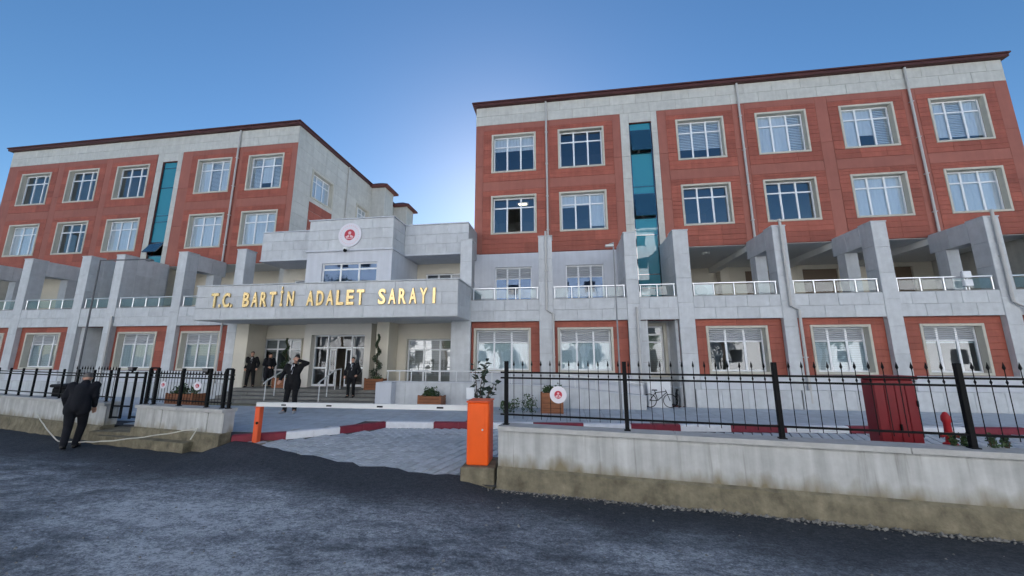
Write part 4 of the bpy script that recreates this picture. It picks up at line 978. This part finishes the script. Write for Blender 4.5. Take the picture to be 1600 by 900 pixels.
planter('wooden planter in front of the ramp wall beside the boom', -5.02, -4.18, 12.45, 0, .40, seed=1, plabel='leafy shrub in the planter before the ramp wall')
planter('wooden planter behind the round sign on the right fence', -.80, -.10, 11.9, 0, .62, seed=2, plabel='tiny shrub in the planter behind the right fence')
planter('wooden planter behind the short fence by the gate', -12.75, -11.75, 10.6, .05, .50, seed=3, plabel='bushy shrub in the planter behind the short fence')
planter('wooden planter on the landing right of the entrance door', -7.72, -6.95, 13.72, .45, .42, .36, plant=False)
planter('wooden planter on the landing left of the entrance door', -11.95, -11.2, 14.05, .45, .40, .5, plant=False)
def topiary(label, x, y, z, h, seed):
    t = thing('spiral_topiary', label, 'plant', (x, y, z), group='spiral topiaries flanking the door'); rl = random.Random(seed); b = MB()
    MB().tube([(x,y,z),(x+.01,y,z+h*.5),(x,y,z+h)], [.022,.016,.008], 7).build('trunk', M['bark'], t)
    N = 46
    for i in range(N):
        u = i/N; q = u*2*math.pi*3.2+seed; rad = .17*(1-u)+.03; s_ = .15*(1-u*.75)
        b.leaves((x+rad*.75*math.cos(q), y+rad*.75*math.sin(q), z+.05+h*u), (s_, s_, s_*.8), 42, .05, rl, shell=.2)
    b.build('crown', M['leafd'], t)
    g_ = MB(); g_.leaves((x, y, z+.02), (.32,.2,.1), 160, .07, rl); g_.build('groundcover', M['leaf'], t)
topiary('dark spiral topiary in the planter right of the door', -7.32, 13.88, .83, 1.72, 1)
topiary('dark spiral topiary in the planter left of the door', -11.62, 14.3, .83, 1.60, 4)
# broad-leaved shrub near the barrier with a white tag, and ground bushes
rl = random.Random(8)
bs = thing('broad_leaf_shrub', 'sparse dark shrub with broad leaves behind the barrier box', 'plant', (-2.75, 11.9, 0)); b = MB(); st = MB()
for k in range(6):
    tx, ty, tz = -2.75+rl.uniform(-.5,.5), 11.9+rl.uniform(-.3,.3), rl.uniform(.7,1.75)
    st.tube([(-2.75,11.9,0),((tx-2.75)/2+rl.uniform(-.05,.05),(ty+11.9)/2,tz*.55),(tx,ty,tz)], [.022,.014,.006], 6)
    for q in range(11):
        u = .35+.65*q/10; c = Vector((-2.75+(tx+2.75)*u, 11.9+(ty-11.9)*u, tz*u)); b.leaf(c+Vector((rl.uniform(-.16,.16), rl.uniform(-.16,.16), rl.uniform(-.06,.06))), rl.uniform(.18,.32), rl, 0, .7)
b.build('foliage', M['leafb'], bs); st.build('stems', M['bark'], bs)
tg = tag(MB().bbox(-3.10, -2.84, 11.6, 11.66, .42, .78, .02).build('white_box', M['pvc']), 'white box fixed on a stake in front of the dark shrub', 'box')
MB().box(-2.98, -2.95, 11.62, 11.65, 0, .42).build('stake', M['black'], tg)
def bush(label, x, y, z, r, h, n, seed, m='leaf', size=.07, group='low green bushes behind the right wall'):
    q = random.Random(seed); s = thing('bush', label, 'plant', (x, y, z), group=group); b = MB()
    for k in range(5): b.leaves((x+q.uniform(-r,r)*.6, y+q.uniform(-r,r)*.5, z+h*q.uniform(.3,.7)), (r*.55, r*.5, h*.45), n//5, size, q)
    b.build('foliage', M[m], s); t_ = MB()
    for k in range(4): t_.tube([(x,y,z-.02),(x+q.uniform(-r,r)*.6,y+q.uniform(-r,r)*.4,z+h*.6)], .006, 5)
    t_.build('stems', M['bark'], s)
bush('dark green bush at the foot of the ramp just right of the barrier box', -1.75, 12.0, 0, .32, .42, 360, 31)
bush('pale green bush beside the first fence post', -1.15, 12.1, 0, .30, .55, 260, 32)
for i, (x, lab) in enumerate(((4.90, 'weed tuft beside the hydrant base'), (5.0, 'weed tuft at the foot of the thick right fence post'), (5.26, 'weed tuft right of the thick right fence post'), (5.40, 'weed tuft at the far right end of the coping'))):
    bush(lab, x, wall_y(x)+.25, .60, .06, .20, 90, 40+i, size=.045, group='weeds growing out of the coping')

# ------------------------------------------------------------------ street lamps, bicycles, terrace clutter
def lamp_post(label, x, y, h, arm):
    p = thing('lamp_post', label, 'lamp post', (x, y, 0), group='slim lamp posts before the facade')
    MB().tube([(x,y,0),(x,y,h)], [.036,.022] if arm > 0 else [.026,.02], 10).build('pole', M['pole' if arm > 0 else 'pole2'], p, smooth=40)
    MB().tube([(x,y,h-.03),(x+arm,y,h-.06)], .025, 8).build('arm', M['pole' if arm > 0 else 'pole2'], p, smooth=40)
    MB().bbox(x+arm-.12, x+arm+.12, y-.06, y+.06, h-.13, h-.07, .012).build('lamp_head', M['pole' if arm > 0 else 'fixture'], p)
lamp_post('thin dark lamp post with a long arm before the left wing', -16.93, 11, 5.24, 2.15)
lamp_post('thin grey lamp post before the left windows of the right wing', 1.50, 11, 5.1, -.12)
def bicycle(label, x, y, z, rz, col):
    b0 = thing('bicycle', label, 'bicycle', (x, y, z), rz, 'bicycles in the wall niche'); WL[b0] = Vector((0,0,0))
    for wx in (-.33, .33):
        ty = MB(); ty.tube([(wx+.215*math.cos(2*math.pi*k/24), 0, .235+.215*math.sin(2*math.pi*k/24)) for k in range(25)], .014, 6, cap=False)
        wh = sub(ty.mesh('wheel', M['rubber'], 60), 'wheel', b0)
        sp = MB()
        for k in range(10): q = math.pi*2*k/10; sp.tube([(wx,0,.235),(wx+.2*math.cos(q),0,.235+.2*math.sin(q))], .0025, 4)
        sub(sp.mesh('spokes', M['steel']), 'spokes', wh)
    f = MB()
    for a, c in (((-.33,.235),(-.07,.24)),((-.33,.235),(-.13,.50)),((-.07,.24),(-.15,.56)),((-.07,.24),(.22,.50)),((-.13,.50),(.21,.54)),((.20,.60),(.33,.235))): f.tube([(a[0],0,a[1]),(c[0],0,c[1])], .013, 6)
    sub(f.mesh('frame', M[col]), 'frame', b0); sub(MB().bbox(-.24, -.07, -.04, .04, .565, .60, .01).mesh('saddle', M['rubber']), 'saddle', b0)
    sub(MB().tube([(.19,-.2,.66),(.22,0,.63),(.19,.2,.66)], .011, 6).tube([(.22,0,.63),(.20,0,.58)], .012, 6).mesh('handlebar', M['steel']), 'handlebar', b0)
bicycle('black bicycle seen side on against a white board', 3.12, 13.55, .02, 0, 'black')
bicycle('dark bicycle parked end on beside the white board', 3.78, 13.9, .02, R(80), 'charcoal')
brd = tag(MB().bbox(2.78, 3.55, 13.75, 13.79, 0, .86, .006).build('white_board', M['pvc']), 'plain white board standing in the niche behind the bicycle', 'board')
ac = thing('air_conditioner', 'white outdoor air conditioning unit on the terrace behind the railing', 'air conditioner', (5.3, 15, 3.89))
MB().bbox(4.95, 5.7, 14.9, 15.2, 3.9, 4.46, .015).build('casing', M['pvc'], ac); MB().disc((5.25,14.9,4.18), .21, .012, 24).build('fan_grille', M['shutter'], ac)
fl = thing('terrace_floodlight', 'pair of white lamp boxes clamped on the railing at the right', 'light', (13.19, 13.98, 3.9))
for z in (4.0, 4.28): MB().bbox(13.07, 13.32, 13.92, 14.04, z, z+.23, .02).build('lamp_box', M['pvc'], fl)
MB().tube([(13.2,14.06,3.9),(13.2,14.06,4.5)], .018, 6).build('bracket', M['steel'], fl)
for x, y, lab in ((6.3,17.0,'round white ceiling lamp over the left terrace bay'),(9.6,18.2,'round white ceiling lamp over the middle terrace bay'),(12.9,17.6,'round white ceiling lamp over the right terrace bay')):
    c = thing('ceiling_lamp', lab, 'lamp', (x, y, 6.2), group='terrace ceiling lamps'); MB().tube([(x,y,6.262),(x,y,6.22),(x,y,6.17)], [.16,.16,.11], 14).build('shade', M['fixture'], c, smooth=40)
for x, lab in ((-1.95,'lit ceiling lamp inside the open window'),(1.1,'lit ceiling lamp inside the second lower window')):
    c = thing('office_lamp', lab, 'lamp', (x, 17.6, 9.25), group='lit office lamps'); MB().box(x-.3, x+.3, 17.45, 17.75, 9.30, 9.34).build('fitting', M['fixture'], c); MB().box(x-.2, x+.2, 17.5, 17.68, 9.27, 9.298).build('tube', M['lamp'], c)
bn = thing('litter_bin', 'low dark bin behind the far left fence', 'bin', (-15.2, 9.6, 0))
MB().bbox(-15.45, -14.95, 9.5, 9.95, 0, .80, .03).build('body', M['black'], bn); MB().bbox(-15.5, -14.9, 9.45, 10.0, .805, .90, .03).build('lid', M['charcoal'], bn)
rp = MB(); rpts = []
for (a, c, sag) in (((-14.2,8.55,.20),(-12.0,7.7,-.25),.10),((-12.0,7.7,-.25),(-9.9,7.15,-.06),.03),((-9.9,7.15,-.06),(-7.95,7.40,.21),.05)):
    for k in range(12):
        u = k/12; rpts.append(tuple(Vector(a).lerp(Vector(c), u) - Vector((0,0,sag*4*u*(1-u)*.5))))
rpts += [(-7.95,7.40,.21),(-7.98,7.36,.1),(-8.02,7.34,-.02)]
rpts = [(x, y + .004*math.sin(i*2.1), z+.006*math.sin(i*1.7)) for i, (x, y, z) in enumerate(rpts)]
tag(rp.tube(rpts, .013, 6).build('rope', M['rope'], smooth=60), 'pale rope slung low in front of the left street walls', 'rope')

# ------------------------------------------------------------------ PEOPLE
def remesh(mb, vox, smooth_it=3):
    me = mb.mesh('tmp', M['skin']); o = bpy.data.objects.new('tmp', me); C.objects.link(o)
    md = o.modifiers.new('r', 'REMESH'); md.mode = 'VOXEL'; md.voxel_size = vox
    ms = o.modifiers.new('s', 'SMOOTH'); ms.factor = .5; ms.iterations = smooth_it
    bpy.context.view_layer.update()
    out = bpy.data.meshes.new_from_object(o.evaluated_get(bpy.context.evaluated_depsgraph_get())); bpy.data.objects.remove(o)
    out.polygons.foreach_set('use_smooth', [True]*len(out.polygons)); return out
def limb(mb, pts, rs, n=12):
    pts = [Vector(p) for p in pts]
    for (p, q), (a, c) in zip(zip(pts, pts[1:]), zip(rs, rs[1:])):
        mb.tube([p, p.lerp(q,.5), q], [a, (a+c)/2, c], n)
    for p, r_ in zip(pts, rs): mb.sphere(p, r_*1.0, 12, 8)
def person(label, loc, rz, scale, J, top, legs, hairm, shoes='shoe', coat=0., shirt=False, grip=.6, vox=.011):
    """J: joints in metres for a 1.75 m figure facing -Y; x<0 is the figure's right as seen from behind"""
    D = dict(pelvis=(0,0,.95), waist=(0,.0,1.08), chest=(0,.0,1.30), neck=(0,.0,1.47), head=(0,-.02,1.63), hipL=(-.095,0,.92), hipR=(.095,0,.92), kneeL=(-.10,-.02,.50), kneeR=(.10,-.02,.50), ankL=(-.10,.02,.09), ankR=(.10,.02,.09),
             shL=(-.19,0,1.42), shR=(.19,0,1.42), elL=(-.25,.03,1.14), elR=(.25,.03,1.14), wrL=(-.25,-.05,.89), wrR=(.25,-.05,.89), toeL=(-.12,-.16,.04), toeR=(.12,-.16,.04), look=(0,-1,0), hdL=None, hdR=None)
    D.update(J); V = {k: Vector(v) for k, v in D.items() if v is not None}
    root = thing('person', label, 'person', loc, rz, 'people outside the courthouse'); root.scale = (scale,)*3
    # ---- one continuous body: trunk, neck, head with face, limbs, hands with fingers
    b = MB(); limb(b, [V['pelvis'], V['waist'], V['chest'], V['neck']], [.12,.105,.12,.055]); limb(b, [V['neck'], V['neck'].lerp(V['head'],.55)], [.055,.052])
    h = V['head']; f = V['look'].normalized(); s_ = f.cross(Vector((0,0,1))).normalized(); u = s_.cross(f)
    H = lambda a, c, d: h + s_*a + f*c + u*d
    def ell(c, ra, rf, ru, n=12):
        k = len(b.v); b.sphere((0,0,0), 1, n, 9)
        for i in range(k, len(b.v)): x, y, z = b.v[i]; b.v[i] = tuple(Vector(c) + s_*x*ra + f*y*rf + u*z*ru)
    ell(H(0,-.01,.02), .076, .095, .10, 16); ell(H(0,.025,-.055), .056, .062, .06); ell(H(0,.05,-.09), .03,.03,.022)      # skull, jaw, chin
    b.tube([H(0,.085,.02), H(0,.108,-.028), H(0,.088,-.036)], [.009,.015,.011], 8)                              # nose
    b.tube([H(-.03,.083,-.062), H(0,.091,-.06), H(.03,.083,-.062)], [.007,.010,.007], 8)                        # mouth
    for e in (-1, 1): ell(H(e*.078,-.01,-.005), .011,.022,.03, 8); b.tube([H(e*.012,.088,.034), H(e*.035,.084,.038), H(e*.055,.068,.032)], .008, 6)   # ears, brows
    for e in ('L','R'):
        limb(b, [V['chest'].lerp(V['sh'+e],.6), V['sh'+e], V['el'+e], V['wr'+e]], [.07,.055,.042,.028]); limb(b, [V['hip'+e], V['knee'+e], V['ank'+e]], [.085,.055,.038]); limb(b, [V['ank'+e], V['toe'+e]], [.04,.032])
        w_ = V['wr'+e]; a = (V['hd'+e]-w_).normalized() if 'hd'+e in V else (w_-V['el'+e]).normalized()
        side = a.cross(f if abs(a.dot(f)) < .8 else Vector((0,0,1))).normalized(); side = side if e == 'L' else -side
        nrm = a.cross(side)
        for k in range(4): limb(b, [w_+side*(k-1.5)*.010, w_+a*.085+side*(k-1.5)*.020], [.020,.013], 8)                 # palm
        for k, L in enumerate((.070,.080,.074,.058)):                                                                  # four unequal curled fingers
            p0 = w_+a*.085+side*(k-1.5)*.021; bend = grip*(.8+.1*k); p1 = p0+(a*math.cos(bend*.5)+nrm*math.sin(bend*.5))*L*.45; p2 = p1+(a*math.cos(bend)+nrm*math.sin(bend))*L*.33; p3 = p2+(a*math.cos(bend*1.5)+nrm*math.sin(bend*1.5))*L*.22
            limb(b, [p0,p1,p2,p3], [.0105,.0095,.0085,.0075], 7)
        q0 = w_+a*.028-side*.028; q1 = q0+a*.028-side*.024+nrm*.012; q2 = q1+a*.032-side*.004+nrm*.010; limb(b, [q0,q1,q2], [.014,.0115,.009], 7)   # thumb from the side of the palm
    bo = remesh(b, .009, 2); bo.materials.clear(); bo.materials.append(M['skin']); sub(bo, 'body', root)
    # ---- clothing
    j = MB(); limb(j, [V['pelvis']+Vector((0,0,-.02)), V['waist'], V['chest'], V['neck']-Vector((0,0,.015))], [.152,.148,.158,.082], 16)
    for e in ('L','R'):
        limb(j, [V['hip'+e]+Vector((0,0,.02)), V['waist'].lerp(V['sh'+e],.3), V['sh'+e]-Vector((0,0,.02))], [.115,.12,.095], 14)
        limb(j, [V['sh'+e], V['el'+e], V['wr'+e].lerp(V['el'+e],.06)], [.082,.063,.047], 12)
        if coat: limb(j, [V['hip'+e]+Vector((0,0,.03)), V['hip'+e].lerp(V['knee'+e],coat)], [.135,.125], 14)
        else: limb(j, [V['hip'+e]+Vector((0,0,.03)), V['hip'+e]+Vector((0,0,-.07))], [.122,.122], 14)
    jm = remesh(j, .014, 4); jm.materials.clear(); jm.materials.append(M[top]); sub(jm, 'coat' if coat else 'jacket', root)
    t = MB()
    for e in ('L','R'): limb(t, [V['pelvis'].lerp(V['hip'+e],.6), V['hip'+e], V['knee'+e], V['ank'+e]+Vector((0,0,-.015))], [.11,.108,.078,.062], 14)
    tm = remesh(t, .013, 3); tm.materials.clear(); tm.materials.append(M[legs]); sub(tm, 'trousers', root)
    for e in ('L','R'):
        k = MB(); a = V['ank'+e]; q = V['toe'+e]; limb(k, [a+Vector((0,.03,-.045)), a.lerp(q,.5)+Vector((0,0,-.015)), q], [.046,.045,.038], 10)
        km = remesh(k, .010, 2); km.materials.clear(); km.materials.append(M[shoes]); sub(km, 'shoe', root)
    hr = MB(); b = hr; ell(H(0,-.022,.045), .083, .098, .092, 16)
    k = len(hr.v); hm = remesh(hr, .010, 2); hm.materials.clear(); hm.materials.append(M[hairm]); sub(hm, 'hair', root)
    if shirt:
        n_ = V['neck']; c = V['chest']; fr = .158
        sm = MB().add([(n_.x-.035,n_.y-.088,n_.z+.0),(n_.x+.035,n_.y-.088,n_.z+.0),(c.x+.012,c.y-fr-.012,c.z-.13),(c.x-.012,c.y-fr-.012,c.z-.13),(n_.x,n_.y-.10,n_.z-.02),(c.x,c.y-fr-.022,c.z-.10),(c.x-.032,c.y-fr-.008,c.z+.05),(c.x+.032,c.y-fr-.008,c.z+.05)],[(0,4,5,3,6),(4,1,7,2,5)])
        sub(sm.mesh('shirt', M['shirt']), 'shirt', root)
        sub(MB().add([(n_.x-.016,n_.y-.104,n_.z-.02),(n_.x+.016,n_.y-.104,n_.z-.02),(c.x+.02,c.y-fr-.03,c.z-.05),(c.x,c.y-fr-.034,c.z-.12),(c.x-.02,c.y-fr-.03,c.z-.05)],[(0,1,2,3,4)]).mesh('tie', M['blackcloth']), 'tie', root)
    return root
# the man walking away along the street wall, stooped, elbows out
person('man in a dark jacket walking away by the left street wall', (-11.12, 7.36, -.30), R(222), 1.0,
   dict(pelvis=(0,.03,.94), waist=(0,.0,1.07), chest=(0,-.10,1.28), neck=(0,-.19,1.44), head=(.01,-.29,1.53), look=(.15,-1,-.45), hipL=(-.1,.03,.89), hipR=(.1,.03,.89), kneeL=(-.09,-.12,.49), kneeR=(.09,.02,.48), ankL=(-.06,-.02,.09), ankR=(.05,.24,.13), toeL=(-.08,-.20,.04), toeR=(.06,.10,.04),
        shL=(-.185,-.13,1.385), shR=(.185,-.13,1.385), elL=(-.225,-.07,1.12), elR=(.25,-.05,1.13), wrL=(-.22,-.17,.88), wrR=(.23,-.17,.90)), 'navy', 'navy', 'greyhair', shirt=False)
person('man in a long black coat raising one arm on the plaza', (-8.52, 10.9, 0), R(18), 1.01,
   dict(elR=(.40,-.08,1.50), wrR=(.17,-.20,1.60), hdR=(.08,-.2,1.62), elL=(-.30,.0,1.17), wrL=(-.30,-.20,1.0), ankL=(-.17,.02,.09), ankR=(.12,.0,.09), toeL=(-.23,-.15,.04), toeR=(.16,-.18,.04), kneeL=(-.13,-.02,.5), head=(.06,-.03,1.63)), 'blackcloth', 'blackcloth', 'hair', shoes='paleshoe', coat=.35, shirt=True)
person('man in a dark suit and white shirt coming down the steps', (-7.92, 13.22, .225), R(14), .84,
   dict(kneeL=(-.09,-.16,.52), ankL=(-.10,-.10,.10), toeL=(-.12,-.29,.05), kneeR=(.09,-.05,.48), ankR=(.09,.03,.09), toeR=(.11,-.16,.03), elL=(-.30,.05,1.16), wrL=(-.28,-.12,.95), elR=(.32,.04,1.16), wrR=(.24,-.14,.98)), 'charcoal', 'blackcloth', 'hair', shirt=True)
person('man in an open dark suit standing at the left end of the landing', (-13.10, 14.2, .45), R(36), .84,
   dict(ankL=(-.14,.02,.09), ankR=(.15,.02,.09), kneeL=(-.12,-.02,.5), kneeR=(.13,-.02,.5), toeL=(-.18,-.15,.04), toeR=(.19,-.15,.04), elL=(-.29,.05,1.15), elR=(.29,.05,1.15), wrL=(-.25,-.07,.93), wrR=(.25,-.07,.93)), 'blackcloth', 'blackcloth', 'hair', shirt=True)
person('person in a long dark robe standing second from left on the landing', (-12.36, 14.3, .45), R(62), .80,
   dict(elL=(-.28,-.03,1.16), wrL=(-.12,-.2,1.05), elR=(.28,-.03,1.16), wrR=(.13,-.2,1.03), head=(.02,-.03,1.62)), 'navy', 'blackcloth', 'hair', coat=.9)

# ------------------------------------------------------------------ street side behind the camera (mirrored in the glass, bounces sunlight)
def opposite(label, x0, x1, y, h, m):
    r = thing('apartment_building', label, 'building', ((x0+x1)/2, y, 0), group='apartment buildings across the street')
    holes = []; nb = int((x1-x0)/3.2)
    for k in range(nb):
        for fl_ in range(int(h/3)):
            cx = x0+(k+.5)*(x1-x0)/nb; holes.append((cx-.7, cx+.7, fl_*3+.9, fl_*3+2.3))
    b = MB(); holed(b, x0, x1, -.4, h, y-.3, y, holes); b.box(x0, x1, y-10, y-9.8, -.4, h); b.box(x0, x0+.2, y-9.8, y-.3, -.4, h); b.box(x1-.2, x1, y-9.8, y-.3, -.4, h); b.box(x0-.3, x1+.3, y-10.2, y+.4, h, h+.2); b.build('wall', M[m], r)
    for hx in holes: MB().box(hx[0], hx[1], y-.2, y-.15, hx[2], hx[3]).build('window', M['darkwin'], r)
opposite('long white apartment block across the street to the left', -46, -17, -16, 18, 'bldwhite')
opposite('pale apartment block directly across the street', -15.5, 12, -17, 18, 'bldwhite')
opposite('white apartment block across the street to the right', 13.5, 42, -16, 18, 'bldwhite')
def tree(label, x, y, h, r, seed):
    q = random.Random(seed); t = thing('street_tree', label, 'tree', (x, y, -.3), group='trees across the street')
    b = MB(); b.tube([(x,y,-.3),(x+.1,y,h*.25),(x,y,h*.5)], [.2,.15,.1], 8); cr = MB()
    for k in range(9):
        a = q.uniform(0, 6.28); e = Vector((x+math.cos(a)*r*q.uniform(.2,.75), y+math.sin(a)*r*q.uniform(.2,.75), h*q.uniform(.5,.95))); b.tube([(x,y,h*q.uniform(.3,.5)), tuple(e)], [.07,.02], 5)
        cr.leaves(e, (r*.45, r*.45, r*.38), 190, .3, q)
    b.build('trunk', M['bark'], t); cr.build('crown', M['leaf'], t)
TREES = ((-40.5,-13,11,2.7,'far left tall one'),(-32.6,-13,11,2.7,'tall second one'),(-27.4,-13,11,2.5,'tall third one'),(-21,-12,6,2.2,'leftmost low one'),(-14,-12.5,6.5,2.3,'second from left'),(-7,-11.5,5.2,2.0,'third from left'),(1.5,-12.2,6,2.2,'middle'),(8,-11.5,5,1.9,'third from right'),(16,-12.5,6,2.3,'second from right'),(25,-12,6,2.3,'rightmost'))
for i, (x, y, h, r, q) in enumerate(TREES): tree('leafy street tree across the road, %s of the row' % q, x, y, h, r, 60+i)
